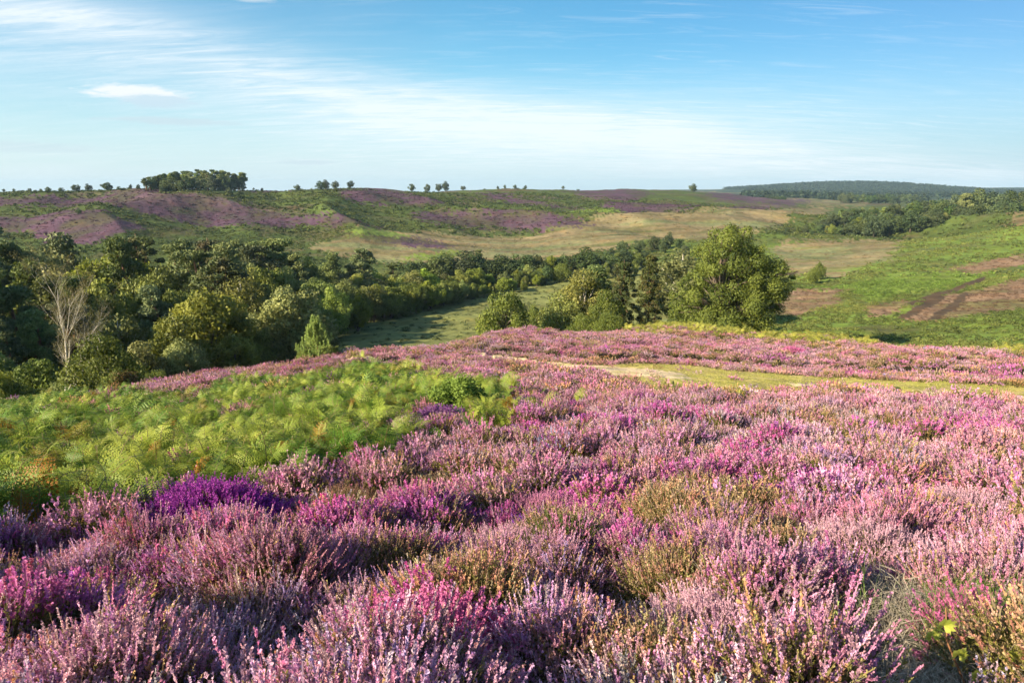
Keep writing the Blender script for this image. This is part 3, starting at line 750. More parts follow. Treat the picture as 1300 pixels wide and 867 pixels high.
bush(975, 872, 2.2, .20, 22, 'ling', P_LILAC(), 'pale pinkish heather bush at the lower edge, just in front of the tall-sprayed pale bush')
bush(430, 640, 7.2, .6, 56, 'dry', P_BROWN(), 'brownish heather mound at the edge of the russet bracken')
bush(850, 700, 4.6, .28, 22, 'bell', P_MAG(), 'magenta bell heather bush beside a tall thin dead stem')
bush(70, 830, 2.6, .28, 30, 'bell', P_PINK(), 'coral pink bell heather bush at the lower left corner')
bush(640, 690, 4.95, .4, 40, 'ling', P_LILAC(), 'pale mauve heather bush with dark hollow under its near side')
bush(1240, 640, 6.2, .55, 54, 'ling', P_LILAC(), 'lilac and green heather bush at the right edge, leaning sprays catching the sun')

def fern(u, v, y, L, nf, tint, label, name='bracken_fern', simple=False):
    x, y = near_spot(u, v, y); z = hpt(x, y)
    e = link(name, None, None, (x, y, z)); tag(e, label, 'fern')
    q = bracken(nf, L, 13, .8, 1.25, .15)
    k = 'frond_' + '_'.join('%d' % (c * 100) for c in tint)
    if k not in M: M[k] = leafy(k, tuple(c * .6 for c in tint), tint, transl=.38)
    split_parts(q, ('stalks', 'fronds'), (M['fstem'], M[k]), e)
fern(462, 598, 9.6, .62, 6, (.46, .17, .035), 'rust brown dying bracken at the edge of the green bracken', )
fern(372, 618, 8.8, .55, 5, (.42, .22, .05), 'orange tinged bracken between green ferns and pink heather')
fern(690, 540, 16.5, .75, 5, (.22, .34, .05), 'yellow green bracken fern standing alone in the heather, tallest near the green shrub')
fern(722, 548, 15.5, .6, 4, (.24, .34, .06), 'small pale bracken fern in the heather next to the taller one')
fern(545, 470, 33, .9, 5, (.16, .30, .05), 'bracken fern on the upper edge of the bracken bank')
fern(832, 510, 22, .9, 6, (.16, .28, .06), 'green fern in the heather just below the grassy path')

# bramble shoot
def bramble():
    x, y = near_spot(1225, 866, 2.25); z = hpt(x, y)
    e = link('bramble_shoot', None, None, (x, y, z)); e.scale = (1.45, 1.45, 1.35); tag(e, 'bramble shoot with lime yellow lobed leaves on a red stem, lower right', 'bramble')
    tb = TB(); pts = [(0.03, 0, 0), (.0, .0, .16), (-.05, .02, .28), (-.06, .03, .38)]; tb.tube(pts, [.0035, .003, .0025, .0015], 5)
    pts2 = [(0, 0, .12), (.06, 0, .2), (.1, .0, .24)]; tb.tube(pts2, [.003, .002, .001], 5)
    link('stem', tb.mesh('bramble_stem', barky('red_stem', (.18, .08, .04), (.32, .16, .08))), e)
    lm = leafy('bramble_leaves', (.42, .48, .07), (.68, .70, .16), transl=.45); q = QB()
    for (cx, cy, cz, s) in ((-.065, .02, .33, .032), (-.03, .0, .255, .028), (-.085, .03, .29, .026), (.03, 0, .19, .028), (.10, 0, .25, .03), (.075, -.01, .21, .024), (.0, -.02, .15, .027)):
        ax = random.uniform(-.5, .5)
        for a in np.linspace(-2.2, 2.2, 9):          # lobed leaf fan
            ln = s * (1.15 - .28 * abs(a) / 2.2) * random.uniform(.85, 1.1)
            d = np.array([math.sin(a + ax), -.35, math.cos(a + ax)]); d /= np.linalg.norm(d); sd = np.cross(d, (0, 1, .2)); sd /= np.linalg.norm(sd)
            c = np.array([cx, cy, cz])
            q.add(np.array([[c, c + d * ln * .6 - sd * ln * .26, c + d * ln, c + d * ln * .6 + sd * ln * .26]]), 0)
    link('leaves', q.mesh('bramble_leaf', lm), e)
bramble()

def dead_stems(u, v, y, h, n, label, spread=.5, name='dead_heather_twig'):
    x, y = near_spot(u, v, y); z = hpt(x, y); tb = TB()
    def grow(p, d, l, r, lv):
        pts = [p]; 
        for i in range(3):
            d = d + np.array([random.gauss(0, .16), random.gauss(0, .16), random.gauss(0, .1)]); d /= np.linalg.norm(d); p = p + d * l / 3; pts.append(p)
        tb.tube(pts, [r, r * .85, r * .7, r * .5], 4)
        if lv:
            for _ in range(random.choice((2, 3))):
                dd = d + np.array([random.gauss(0, .55), random.gauss(0, .55), random.gauss(.1, .3)]); grow(pts[random.choice((2, 3))], dd / np.linalg.norm(dd), l * .6, r * .55, lv - 1)
    for _ in range(n):
        grow(np.zeros(3), np.array([random.gauss(0, spread), random.gauss(0, spread), 1.0]) / 1.2, h * .5, .0035, 2)
    o = link(name, tb.mesh(name, barky('grey_twig', (.20, .17, .14), (.45, .40, .34), 30)), None, (x, y, z)); tag(o, label, 'twig')
dead_stems(450, 830, 2.55, .42, 2, 'bare grey dead heather twig standing left of the bright magenta heather')
dead_stems(895, 780, 3.2, .5, 2, 'thin leaning dead stem beside the magenta bell heather', .35)
dead_stems(1190, 700, 4.2, .35, 4, 'dead grey heather stems poking from the broad lilac bush')
dead_stems(235, 800, 2.9, .34, 3, 'dead bleached heather stems among lilac heather above the coral pink bush')

# light green shrub and purple neighbour at the bracken edge
def shrub(u, v, y, H, W, n, size, m, label, cat, name, lobes=12, seed=1, stem=True, zb=0.0):
    x, y = near_spot(u, v, y); z = hpt(x, y); e = link(name, None, None, (x, y, z - .05)); tag(e, label, cat)
    lb = lobes_round(H, W, zb, lobes, .34, seed=seed)
    link('foliage', crown_quads(lb, n, size, .2, .9).mesh(name, m), e)
    tb = TB()
    for l in lb[::2]: tb.tube([(0, 0, 0), (l[0] * .5, l[1] * .5, l[2] * .6), (l[0], l[1], l[2])], [.03 * H / 2, .02 * H / 2, .006 * H / 2], 4)
    link('stems', tb.mesh(name + '_stems', M['bark']), e)
    return e
M['lime'] = leafy('lime_shrub_leaves', (.12, .19, .03), (.26, .36, .07), transl=.35)
shrub(582, 548, 17, 1.45, .80, 11000, .035, M['lime'], 'bright green rounded shrub at the corner of the bracken bank', 'shrub', 'green_shrub', 14, 3)

# ------------------------------------------------------------------ heather, bracken, grass carpets
def two(zone, pr_l, pr_b, pr_d, name):
    P, rot, scl, tint, kind = zone
    out = []
    for kk, pr, nm, lb in ((0, pr_l, 'ling_heather', 'pale pink and lilac ling heather covering the slope'), (1, pr_b, 'bell_heather', 'magenta bell heather patches mixed through the slope'), (2, pr_d, 'faded_heather', 'faded brown and green heather among the flowers')):
        s = kind == kk
        if pr is not None and s.any(): scatter(nm, lb + name, P[s], rot[s], scl[s], tint[s], pr)
for uu_, vv_, yy_, rr_ in ((1150, 960, 1.75, .26), (1145, 867, 2.2, .30), (1150, 830, 2.5, .31), (1150, 790, 2.85, .32), (1140, 760, 3.2, .28), (1125, 738, 3.5, .22)): SINGLES.append((*near_spot(uu_, vv_, yy_), rr_))
Z0 = heather_zone(.9, 6.5, .064, None, .66, .96)
two(Z0, ling0, bell0, dry0, ' nearest the viewer')
Z1 = heather_zone(6.5, 22, .14, None, .64, 1.05)
two(Z1, ling1, bell1, dry1, ' on the middle of the slope')
P, rot, scl, tint, kind = heather_zone(22, 82, .34, None, .54, 1.0)
two((P, rot, scl, tint, np.where(kind == 2, 2, 0)), ling2, None, dry2, ' out to the brow of the hill')

fr0 = [bracken(2 + (_ % 2), .74, 14, 1.1, 1.5, .17).mesh('fern', [M['fstem'], M['frond']]) for _ in range(8)]
fr1 = [bracken(6, .75, 9, .9, 1.1, .2, low=True).mesh('fern_far', [M['fstem'], M['frond']]) for _ in range(4)]
def bracken_zone(r0, r1, sp, sc):
    x, y = jitter_points(r0, r1, sp, 1.0, 0); z0 = base_height(x, y); cv = cover(x, y, z0)
    u, v = px_of(x, y, z0)
    k = (cv['bracken'] > .5) & (RNG.random(len(x)) < .9)
    # loose band of yellowing bracken along the brow
    brow = in_poly(u + fbm(x / 3, y / 3, 5, 2) * 30, v, [(790, 413), (1000, 420), (1240, 441), (1330, 449), (1330, 456), (1180, 446), (1000, 436), (880, 428), (780, 420)]) & (np.hypot(x, y) < 85)
    k |= brow & (RNG.random(len(x)) < .55)
    out = ~k & (cv['path'] < .5) & (cv['sand'] < .5) & (np.hypot(x, y) > 10) & (np.hypot(x, y) < 60) & (RNG.random(len(x)) < .006)
    k |= out
    for sx, sy, sr in SINGLES: k &= np.hypot(x - sx, y - sy) > sr
    x, y = x[k], y[k]; brow = brow[k]; n = len(x); z = height(x, y) - .03
    a = np.clip(.5 + fbm(x / 2.5, y / 2.5, 81, 3) * 1.1 + RNG.normal(size=n) * .3, 0, 1)[:, None]
    t = np.array([.17, .30, .055]) * (1 - a) + np.array([.53, .56, .12]) * a
    pz = vnoise(x / .7, y / .7, 83); yl = (RNG.random(n) < .04) | ((pz > .9) & (RNG.random(n) < .4)); t[yl] = np.array([.40, .32, .07])
    ru = RNG.random(n) < .012 + .05 * (v[k] > 585); t[ru] = np.array([.45, .19, .04])
    t[brow] = np.array([.62, .56, .14]) * (.7 + .5 * RNG.random((brow.sum(), 1)))
    t *= (.85 + .3 * RNG.random((n, 1)))
    rot = np.stack([RNG.normal(size=n) * .28, RNG.normal(size=n) * .28, RNG.random(n) * 6.28], 1)
    s = sc * (1 + .35 * brow) * (.55 + .6 * RNG.random(n) + .55 * vnoise(x / 1.3, y / 1.3, 88)); return np.stack([x, y, z], 1), rot, np.stack([s, s, s], 1), t
P, rot, scl, tint = bracken_zone(5, 22, .205, .84)
scatter('bracken_bank', 'green and yellowing bracken covering the bank beside the pink heather', P, rot, scl, tint, fr0)
P, rot, scl, tint = bracken_zone(22, 80, .42, .8)
scatter('bracken_brow', 'distant bracken along the brow of the hill', P, rot, scl, tint, fr1)

gr0 = [grass(26, .30, .5, .0018, .06).mesh('grass_tuft', M['blade']) for _ in range(3)]
gr1 = [grass(40, .09, .9, .006, .22, 2).mesh('turf_tuft', M['blade']) for _ in range(3)]
x, y = jitter_points(1.2, 14, .30, ymin=0); cv = cover(x, y, base_height(x, y))
k = (fbm(x / 1.6, y / 1.6, 111, 2) + RNG.random(len(x)) * .5 > .42) & (cv['bracken'] < .5)
gx, gy = near_spot(1275, 820, 2.7); k |= (np.hypot(x - gx, y - gy) < .4)
x, y = x[k], y[k]
ex = RNG.normal(size=(160, 2)) * .13; x = np.concatenate([x, gx + ex[:, 0]]); y = np.concatenate([y, gy + ex[:, 1]]); n = len(x)
ring = np.hypot(x - gx, y - gy) < .4
t = np.array([.42, .33, .17]) * (.6 + .6 * RNG.random((n, 1))); g = (RNG.random(n) < .25) | ring; t[g] = np.array([.22, .34, .08])
s = .7 + .6 * RNG.random(n)
scatter('grass', 'dry and green grass blades standing up through the heather', np.stack([x, y, height(x, y) - .02], 1), np.stack([RNG.normal(size=n) * .2, RNG.normal(size=n) * .2, RNG.random(n) * 6.28], 1), np.stack([s, s, s], 1), t, gr0)
x, y = jitter_points(18, 60, .26, ymin=0); cv = cover(x, y, base_height(x, y))
k = (cv['path'] > .5) & (cv['sand'] < .5) & (vnoise(x / 1.4, y / 1.4, 99) > .22); x, y = x[k], y[k]; n = len(x)
t = np.array([.46, .43, .12]) * (.7 + .6 * RNG.random((n, 1))); t[RNG.random(n) < .25] = (.42, .34, .18)
s = .5 + .6 * RNG.random(n)
scatter('path_grass', 'short yellow green turf on the track between the heather', np.stack([x, y, height(x, y) - .01], 1), np.stack([n * [0], n * [0], RNG.random(n) * 6.28], 1), np.stack([s, s, s], 1), t, gr1)

# dead twig litter in the hollow and under the bushes
tw = [grass(40, .22, 1.5, .0016, .10, 4).mesh('twig_litter', M['twig']) for _ in range(3)]
x, y = jitter_points(1.2, 6, .22, ymin=0); hx, hy = near_spot(1148, 815, 2.65)
ex = RNG.normal(size=(420, 2)) * np.array([.2, .42]); x = np.concatenate([x, hx + ex[:, 0]]); y = np.concatenate([y, hy + ex[:, 1]]); n = len(x)
s = .6 + .6 * RNG.random(n)
scatter('twig_litter', 'grey dead heather stems lying in the hollow and under the bushes', np.stack([x, y, height(x, y) + .0], 1), np.stack([RNG.normal(size=n) * .5, RNG.normal(size=n) * .5, RNG.random(n) * 6.28], 1), np.stack([s, s, s], 1), np.ones((n, 3)), tw)

# far slopes: low gorse, bracken and heather humps
def hump(n, size):
    return crown_quads([(0, 0, .18, .5), (.35, .1, .1, .35), (-.3, -.2, .12, .35), (.05, -.35, .1, .3)], n, size, .3, .75).mesh('low_growth', M['shrub'])
hp = [hump(90, .13) for _ in range(4)]; hp2 = [hump(40, .24) for _ in range(3)]
def far_zone(r0, r1, sp, dens, pr, sc, name, label):
    x, y = jitter_points(r0, r1, sp, .74, 0); z0 = base_height(x, y); cv = cover(x, y, z0); n = len(x)
    pn = fbm(x / 12, y / 12, 120, 3)
    A = np.arctan2(x, y)
    vf = (y < 300) & (np.abs(A + .1) < .36)
    p = np.where(cv['soil'] > .5, .03, np.where(cv['tan'] > .5, .16, np.where(cv['far_heath'] > .5, .75, .8 + pn * .9))); p = np.where(vf & (cv['far_heath'] < .5) & (cv['tan'] < .5), .10, p)
    k = RNG.random(n) < p * dens; x, y, pn = x[k], y[k], pn[k]; cvh, cvt, cvl, vf = [q[k] for q in (cv['far_heath'], cv['tan'], cv['light'], vf)]; n = len(x)
    a = np.clip(.5 + fbm(x / 25, y / 25, 130, 3) + RNG.normal(size=n) * .2, 0, 1)[:, None]
    rt = (sstep(.12, .3, A[k]) * (1 - sstep(380, 460, np.hypot(x, y))))[:, None]
    t = (np.array([.055, .088, .022]) * (1 - a) + np.array([.125, .15, .038]) * a) * (1 + .75 * rt) + np.array([.02, 0, 0]) * rt
    h = cvh > .5; t[h] = (np.array([.07, .038, .060]) * (1 - a) + np.array([.145, .082, .118]) * a)[h]
    bh = cv['brownh'][k] > .5; t[bh] = (np.array([.15, .09, .06]) * (1 - a) + np.array([.28, .18, .12]) * a)[bh]
    w = cvt > .5; t[w] = (np.array([.30, .24, .11]) * (.7 + .5 * a))[w]
    l = cvl > .5; t[l] = (np.array([.17, .26, .045]) * (.8 + .4 * a))[l]
    t *= np.where(r0 > 200, .85, .65) + np.where(r0 > 200, .3, .65) * RNG.random((n, 1))
    s = sc * (.5 + .9 * RNG.random(n) ** 2) * np.where(h | w, .75, 1); hh = s * np.where(h | w, .5, .8)
    scatter(name, label, np.stack([x, y, height(x, y) - .05], 1), np.stack([n * [0], n * [0], RNG.random(n) * 6.28], 1), np.stack([s, s, hh], 1), t, pr)
far_zone(76, 240, .95, .85, hp, 1.0, 'valley_undergrowth', 'low bracken and heather on the slopes of the near valley')
far_zone(240, 430, 1.9, .8, hp2, 1.3, 'slope_undergrowth', 'bracken and heather humps on the slopes beyond the valley')
far_zone(430, 760, 3.1, .8, hp2, 2.4, 'far_undergrowth', 'gorse, bracken and heather humps on the far hillside')

# ------------------------------------------------------------------ trees: prototypes with parts, then copies
def tree_proto(kind, seed):
    """returns dict: part name -> mesh, for a tree 10 m high"""
    global RNG
    RNG = np.random.default_rng(seed); random.seed(seed)
    tb = TB()
    tr = lambda h, r, b=.3, k=7: [(0, 0, -.8), (random.gauss(0, b * .4), random.gauss(0, b * .4), h * .35), (random.gauss(0, b), random.gauss(0, b), h * .7), (random.gauss(0, b), random.gauss(0, b), h)]
    if kind == 'oak':
        H, W = 10, random.uniform(4.4, 5.6); lb = lobes_round(H, W, random.uniform(.6, 1.6), 30, .30, seed=seed)
        t = tr(8, .3); tb.tube(t, [.42, .32, .18, .05], 7); limbs(tb, lb, t, .4)
        cr = crown_quads(lb, 13000, .20, .1, .85); bark = 'bark'; lm = 'oak'
    elif kind == 'birch':
        H, W = 10, random.uniform(2.5, 3.3); lb = lobes_round(H, W, random.uniform(.8, 1.8), 30, .36, top=1.6, seed=seed)
        t = tr(9.6, .15, .2); tb.tube(t, [.17, .13, .08, .02], 6); limbs(tb, lb, t, .2)
        cr = crown_quads(lb, 11000, .15, .25, 1.0, droop=.5); bark = 'birchbark'; lm = 'birch'
    elif kind == 'sallow':      # rounded bushy small tree
        H, W = 10, random.uniform(5.2, 6.4); lb = lobes_round(H, W, -.6, 34, .30, top=.6, seed=seed)
        t = tr(6, .3); tb.tube(t, [.5, .35, .2, .06], 6); limbs(tb, lb, t, .45)
        cr = crown_quads(lb, 14000, .20, .1, .9); bark = 'bark'; lm = 'willow'
    elif kind == 'pine':
        lb = []; H = 10
        t = tr(9.6, .2, .25); tb.tube(t, [.26, .21, .14, .04], 7)
        z = random.uniform(2.4, 4.2); k = 0
        while z < 9.9:
            m = random.choice((2, 3, 3, 4)); f = (z - 2) / 8; L = 2.5 * (1 - f ** 2.2) ** .6 * random.uniform(.75, 1.15)
            a0 = random.random() * 6.28
            for j in range(m):
                a = a0 + j * 6.28 / m + random.gauss(0, .3); l = L * random.uniform(.6, 1.15)
                lb.append((math.cos(a) * l, math.sin(a) * l, z + random.gauss(.25, .25), random.uniform(.55, .95)))
                lb.append((math.cos(a) * l * .55, math.sin(a) * l * .55, z + random.gauss(.1, .2), random.uniform(.4, .7)))
            z += random.uniform(.5, .85)
        lb.append((t[-1][0], t[-1][1], 9.6, .75)); limbs(tb, lb, t, .16, 4, .5)
        cr = crown_quads(lb, 12000, .17, .3, .5, aspect=.35, out=.4); bark = 'pinebark'; lm = 'pine'
    elif kind == 'layered':
        lb = []; t = [(0, 0, -.8), (.05, 0, 4), (0, .05, 7), (0, 0, 9.8)]; tb.tube(t, [.26, .2, .12, .03], 7)
        z = 1.2
        while z < 9.9:
            f = z / 10; L = 2.2 * (1 - f ** 3.0) ** .7 + .2
            for j in range(5):
                a = j * 1.256 + random.random() * 1.2; l = L * random.uniform(.55, 1.1)
                lb.append((math.cos(a) * l, math.sin(a) * l, z + random.gauss(.0, .1), random.uniform(.45, .8)))
            lb.append((0, 0, z, .9)); z += random.uniform(.62, .85)
        limbs(tb, lb, t, .14, 4, .6)
        cr = crown_quads(lb, 13000, .16, .2, .42, aspect=.4, out=.4); bark = 'pinebark'; lm = 'lpine'
    elif kind == 'far':        # cheap, for trees hundreds of metres off
        H, W = 10, random.uniform(4.0, 5.4); lb = lobes_round(H, W, .3, 14, .36, seed=seed)
        t = tr(6, .3); tb.tube(t, [.4, .3, .2, .08], 5)
        cr = crown_quads(lb, 3200, .32, .1, .9); bark = 'bark'; lm = 'faroak'
    elif kind == 'farpine':
        lb = []; t = tr(9, .2, .2); tb.tube(t, [.3, .24, .16, .08], 5)
        for j in range(16):
            z = random.uniform(4.6, 9.4); a = random.random() * 6.28; l = random.uniform(.2, 2.3) * (1 - ((z - 6.4) / 4) ** 2) ** .5
            lb.append((math.cos(a) * l, math.sin(a) * l, z, random.uniform(.7, 1.3)))
        cr = crown_quads(lb, 2600, .34, .2, .6, aspect=.5, out=.5); bark = 'pinebark'; lm = 'pine'
    return {'trunk': tb.mesh(kind + '_trunk', M[bark]), 'crown': cr.mesh(kind + '_crown', M[lm])}
PROTO = {k: [tree_proto(k, s0 + i) for i in range(n)] for k, n, s0 in (('oak', 4, 10), ('birch', 4, 30), ('sallow', 3, 50), ('pine', 4, 70), ('layered', 3, 90), ('far', 4, 110), ('farpine', 3, 130))}
RNG = np.random.default_rng(99); random.seed(99)
NAMES = {'oak': ('oak_tree', 'tree'), 'birch': ('birch_tree', 'tree'), 'sallow': ('sallow_bush', 'bush'), 'pine': ('pine_tree', 'tree'), 'layered': ('layered_pine', 'tree'), 'far': ('distant_tree', 'tree'), 'farpine': ('distant_pine', 'tree')}
def plant(kind, u, top, dist, label, group=None, wide=1.0, name=None, cat=None, mi=None, minh=1.5, z_off=0):
    """stand a tree on the ground in the direction of column u at DIST metres, tall enough to reach row TOP"""
    y = dist; z = row_z(420, y)
    for _ in range(4):
        x = col_x(u, y, z); z = hpt(x, y)
    H = max(row_z(top, y) - z, minh); s = H / 10
    nm, ct = NAMES[kind]; e = link(name or nm, None, None, (x, y, z + z_off)); tag(e, label, cat or ct, group)
    k = random.randrange(len(PROTO[kind])) if mi is None else mi
    for pn, me in PROTO[kind][k].items():
        o = link(pn, me, e)
    w = s * wide * random.uniform(.92, 1.08)
    if H > 14 and kind in ('oak', 'far'): w *= .8
    e.scale = (w, w, s); e.rotation_euler = (0, 0, random.random() * 6.28)
    return e

# prominent ones
plant('birch', 142, 424, 57, 'yellow green bushy birch right of the bare white birch at the wood edge', wide=1.35)
plant('oak', 272, 366, 88, 'broad olive green tree in front of the dark wood, sunlit crown top', wide=.95)
plant('birch', 235, 398, 80, 'small light green tree tucked against the broad olive one', wide=1.5)
plant('oak', 372, 365, 98, 'grey green rounded tree above the pale young pine', wide=.82)
plant('sallow', 160, 470, 50, 'russet brown low bush at the foot of the wood', wide=.8, name='russet_bush').children[1].data = None or PROTO['sallow'][0]['crown']
plant('sallow', 198, 471, 51, 'dark green low bush beside the russet bush', wide=.75)
plant('sallow', 30, 482, 52, 'dark low gorse bush at the wood edge, left of the bare birch', wide=.9)
plant('birch', 4, 470, 50, 'pale leafy young birch at the left picture edge by the brow', wide=1.4)
plant('sallow', 150, 452, 66, 'light green bush behind the russet bush', wide=.9)
plant('sallow', 640, 369, 98, 'round yellow green tree standing alone in front of the valley field', wide=.78, name='round_tree', cat='tree')
plant('birch', 738, 343, 108, 'soft grey green birch left of the layered pines', wide=1.35)
plant('birch', 712, 372, 104, 'lower pale birch at the left foot of the layered pines', wide=1.5)
plant('birch', 768, 368, 98, 'pale birch in front of the layered pines', wide=1.0)
plant('layered', 789, 328, 104, 'tall layered pine with rusty inner branches, first of the pair', wide=.62)
plant('layered', 822, 326, 101, 'tall layered pine with rusty inner branches, next to the big sunlit tree', wide=.62)
plant('pine', 755, 345, 112, 'dark pine behind the pale birches', wide=1.2)
plant('birch', 866, 318, 122, 'pale olive tree peeping out behind the big sunlit tree on its left', wide=2.0)
plant('sallow', 745, 402, 96, 'low dark bush at the foot of the birches, on the brow', wide=1.1)
plant('sallow', 682, 388, 118, 'small pale bush right of the round tree', wide=.6)
plant('sallow', 775, 398, 92, 'low scrub bush under the layered pines', wide=1.1)
plant('sallow', 1031, 341, 215, 'small round yellowish bush in the tan field', wide=.72)
plant('sallow', 1040, 334, 228, 'darker bush behind the small yellowish one in the tan field', wide=.62)

# the big tree right of the middle
def big_tree():
    global RNG
    RNG = np.random.default_rng(5); random.seed(5)
    y = 82; z = row_z(430, y)
    for _ in range(4): x = col_x(918, y, z); z = hpt(x, y)
    e = link('big_willow_tree', None, None, (x, y, z)); tag(e, 'big bushy sunlit tree right of the layered pines, the largest on the brow', 'tree')
    m = y * CP / F * 1.03
    sil = [(908,300,17),(900,318,20),(925,310,20),(893,340,22),(915,335,26),(945,318,17),(940,345,27),(968,340,22),(985,338,13),(990,362,16),(975,368,27),(950,375,28),(985,392,16),(960,398,26),(925,365,28),(900,370,26),
           (872,372,20),(856,388,15),(868,398,20),(890,398,24),(920,398,26),(940,408,22),(862,356,11),(878,350,15),(848,376,9),(884,322,12),(1000,352,7),(915,290,10),(998,378,8),(930,295,12),(955,328,14),(905,415,24),(965,415,22),(880,412,20),(940,425,20)]
    lb = []
    for (px, py, r) in sil:
        for s in ((0,) if r < 12 else (-1, 1)):
            lb.append(((px - 918) * m + random.gauss(0, .25), s * random.uniform(.5, 1) * (3.4 - abs(px - 918) * .025) + random.gauss(0, .4), row_z(py, y) - z, r * m * random.uniform(.5, .78)))
            lb.append(((px - 918) * m + random.gauss(0, r * m * .6), s * random.uniform(.3, 1) * 3.4 + random.gauss(0, .4), row_z(py, y) - z + random.gauss(0, r * m * .45), r * m * random.uniform(.3, .45)))
    for k in range(16):
        a = random.random() * 6.28; lb.append((math.cos(a) * 3.6 - .3, math.sin(a) * 4.4, random.uniform(2.0, 8), random.uniform(1.1, 1.7)))
    tb = TB(); t = [(0, 0, -.8), (-.1, 0, 2), (-.4, .1, 5), (-.8, 0, 9), (-1.0, 0, 12)]; tb.tube(t, [.5, .42, .3, .18, .05], 8)
    limbs(tb, lb, t, .5)
    link('trunk', tb.mesh('big_trunk', M['bark']), e)
    link('crown', crown_quads(lb, 90000, .11, .06, .9, out=1.0).mesh('big_crown', M['willow']), e)
big_tree(); RNG = np.random.default_rng(100); random.seed(100)

# russet leaves for the russet bush
for o in list(C.objects):
    if o.name.startswith('russet_bush'):
        for ch in o.children:
            if ch.name.startswith('crown'):
                ch.data = ch.data.copy(); ch.data.materials.clear(); ch.data.materials.append(M['rust'])

# bare birch with thin pale branches
def bare_birch():
    random.seed(21); y = 60; z = row_z(505, y)
    for _ in range(4): x = col_x(84, y, z); z = hpt(x, y)
    H = row_z(338, y) - z
    e = link('bare_birch', None, None, (x, y, z)); tag(e, 'almost bare pale birch with thin spreading branches at the wood edge', 'tree')
    tb = TB(); tips = []
    def grow(p, d, l, r, lv):
        pts = [p]; n = 5 if lv > 2 else 4
        for i in range(n):
            d = d + np.array([random.gauss(0, .11), random.gauss(0, .11), .05 if lv > 1 else .0]); d /= np.linalg.norm(d); p = p + d * l / n; pts.append(p)
        tb.tube(pts, [r * (1 - .6 * i / n) for i in range(n + 1)], 5 if lv > 1 else 3)
        if lv == 0: tips.extend(pts[1:]); return
        for k in range({4: 8, 3: 6, 2: 6, 1: 5}[lv]):
            i = random.randint(1 if lv < 4 else 2, n); a = random.random() * 6.28
            sd = np.array([math.cos(a), math.sin(a), .45]); dd = d * 1.0 + sd * random.uniform(.5, .85); dd /= np.linalg.norm(dd)
            grow(pts[i], dd, l * random.uniform(.42, .6), r * (1 - .6 * i / n) * .55, lv - 1)
    p = np.array([0, 0, -.5]); 
    grow(p, np.array([.02, 0, 1.]), H * .8, .24, 4)
    zmax = sorted(q[2] for q in tb.v)[int(len(tb.v) * .95)]; k = H / zmax
    e.scale = (k * 1.0, k * 1.0, k)
    link('trunk', tb.mesh('bare_birch_branches', M['birchbark']), e)
    t = np.array(tips); i = RNG.integers(0, len(t), 9000); P = t[i] + RNG.normal(size=(9000, 3)) * .13
    q = QB(); a = rdir(len(P)) * .055; q.cards(P, a, perp(a) * .035, 0, None, True)
    link('crown', q.mesh('bare_birch_leaves', M['sparse']), e)
bare_birch(); random.seed(101)

# young pine on the brow
def young_pine(u, top, base, y, label, nshoot=60, wide=.34):
    z = row_z(base, y)
    for _ in range(4): x = col_x(u, y, z); z = hpt(x, y)
    H = row_z(top, y) - z
    e = link('young_pine', None, None, (x, y, z - .1)); tag(e, label, 'tree')
    tb = TB(); tb.tube([(0, 0, 0), (.05, 0, H * .5), (0, 0, H * .92)], [.07, .05, .01], 6); q = QB()
    for k in range(nshoot):
        f = random.random() ** .8; zz = H * (.04 + .86 * f); a = k * 2.4; l = H * wide * (1 - f * .82) * random.uniform(.5, 1.15)
        b = np.array([0, 0, zz]); tip = b + np.array([math.cos(a) * l, math.sin(a) * l, l * .55 + H * .05])
        tb.tube([b, (b + tip) / 2 + np.array([0, 0, -l * .08]), tip], [.018, .012, .004], 4)
        n = 95; t = RNG.random(n) ** .7; c = b + (tip - b) * t[:, None]
        d = unit(unit(tip - b) * .9 + rdir(n) * .8); q.cards(c + d * .09, d * .12, perp(d) * .016, 0)
        up = np.array([0, 0, 1.]); n = 45; c = tip + up * (RNG.random(n) * H * .09)[:, None]; d = unit(up * .8 + rdir(n) * .5); q.cards(c + d * .05, d * .09, perp(d) * .016, 0)
    link('trunk', tb.mesh('young_pine_trunk', M['pinebark']), e); link('crown', q.mesh('young_pine_needles', M['sapling']), e)
young_pine(404, 404, 466, 50, 'pale blue green young pine on the brow between heather and wood', 110, .40)
plant('sallow', 388, 446, 49, 'low bright green bush at the foot of the young pine', wide=.9)
plant('sallow', 425, 450, 52, 'small green bush right of the young pine', wide=.8)

# left wood
G_L = 'trees of the dark wood on the slope'
def wood(lst, label, group):
    for k, u, top, d, w in lst:
        if k in ('pine', 'layered'): w *= .78; top += random.uniform(-5, 3)
        plant(k, u, top, d, label[k], group, w)
LW = {'pine': 'dark pine standing within the crowded wood in the left valley', 'oak': 'dark broadleaf tree within the crowded wood in the left valley', 'birch': 'light green birch within the crowded wood in the left valley',
      'layered': 'rusty branched pine within the crowded wood in the left valley', 'sallow': 'low bush under the trees of the left wood'}
L1 = [('pine',-60,330,80,1.3),('pine',-25,360,76,1.3),('pine',8,345,92,1.2),('pine',38,372,84,1.3),('pine',62,400,80,1.2),('pine',100,385,90,1.3),('oak',205,420,86,.8),('oak',330,418,94,.8),('oak',238,430,76,.8),
      ('birch',165,398,84,1.4),('pine',20,420,74,1.1),('oak',180,440,72,.9),('oak',300,425,84,.9),('oak',410,405,112,.9),('oak',345,395,104,.8),('oak',-20,430,66,.9),('pine',-90,350,72,1.2),('oak',60,455,66,.8),('oak',110,460,64,.7),('sallow',-30,470,56,.9)]
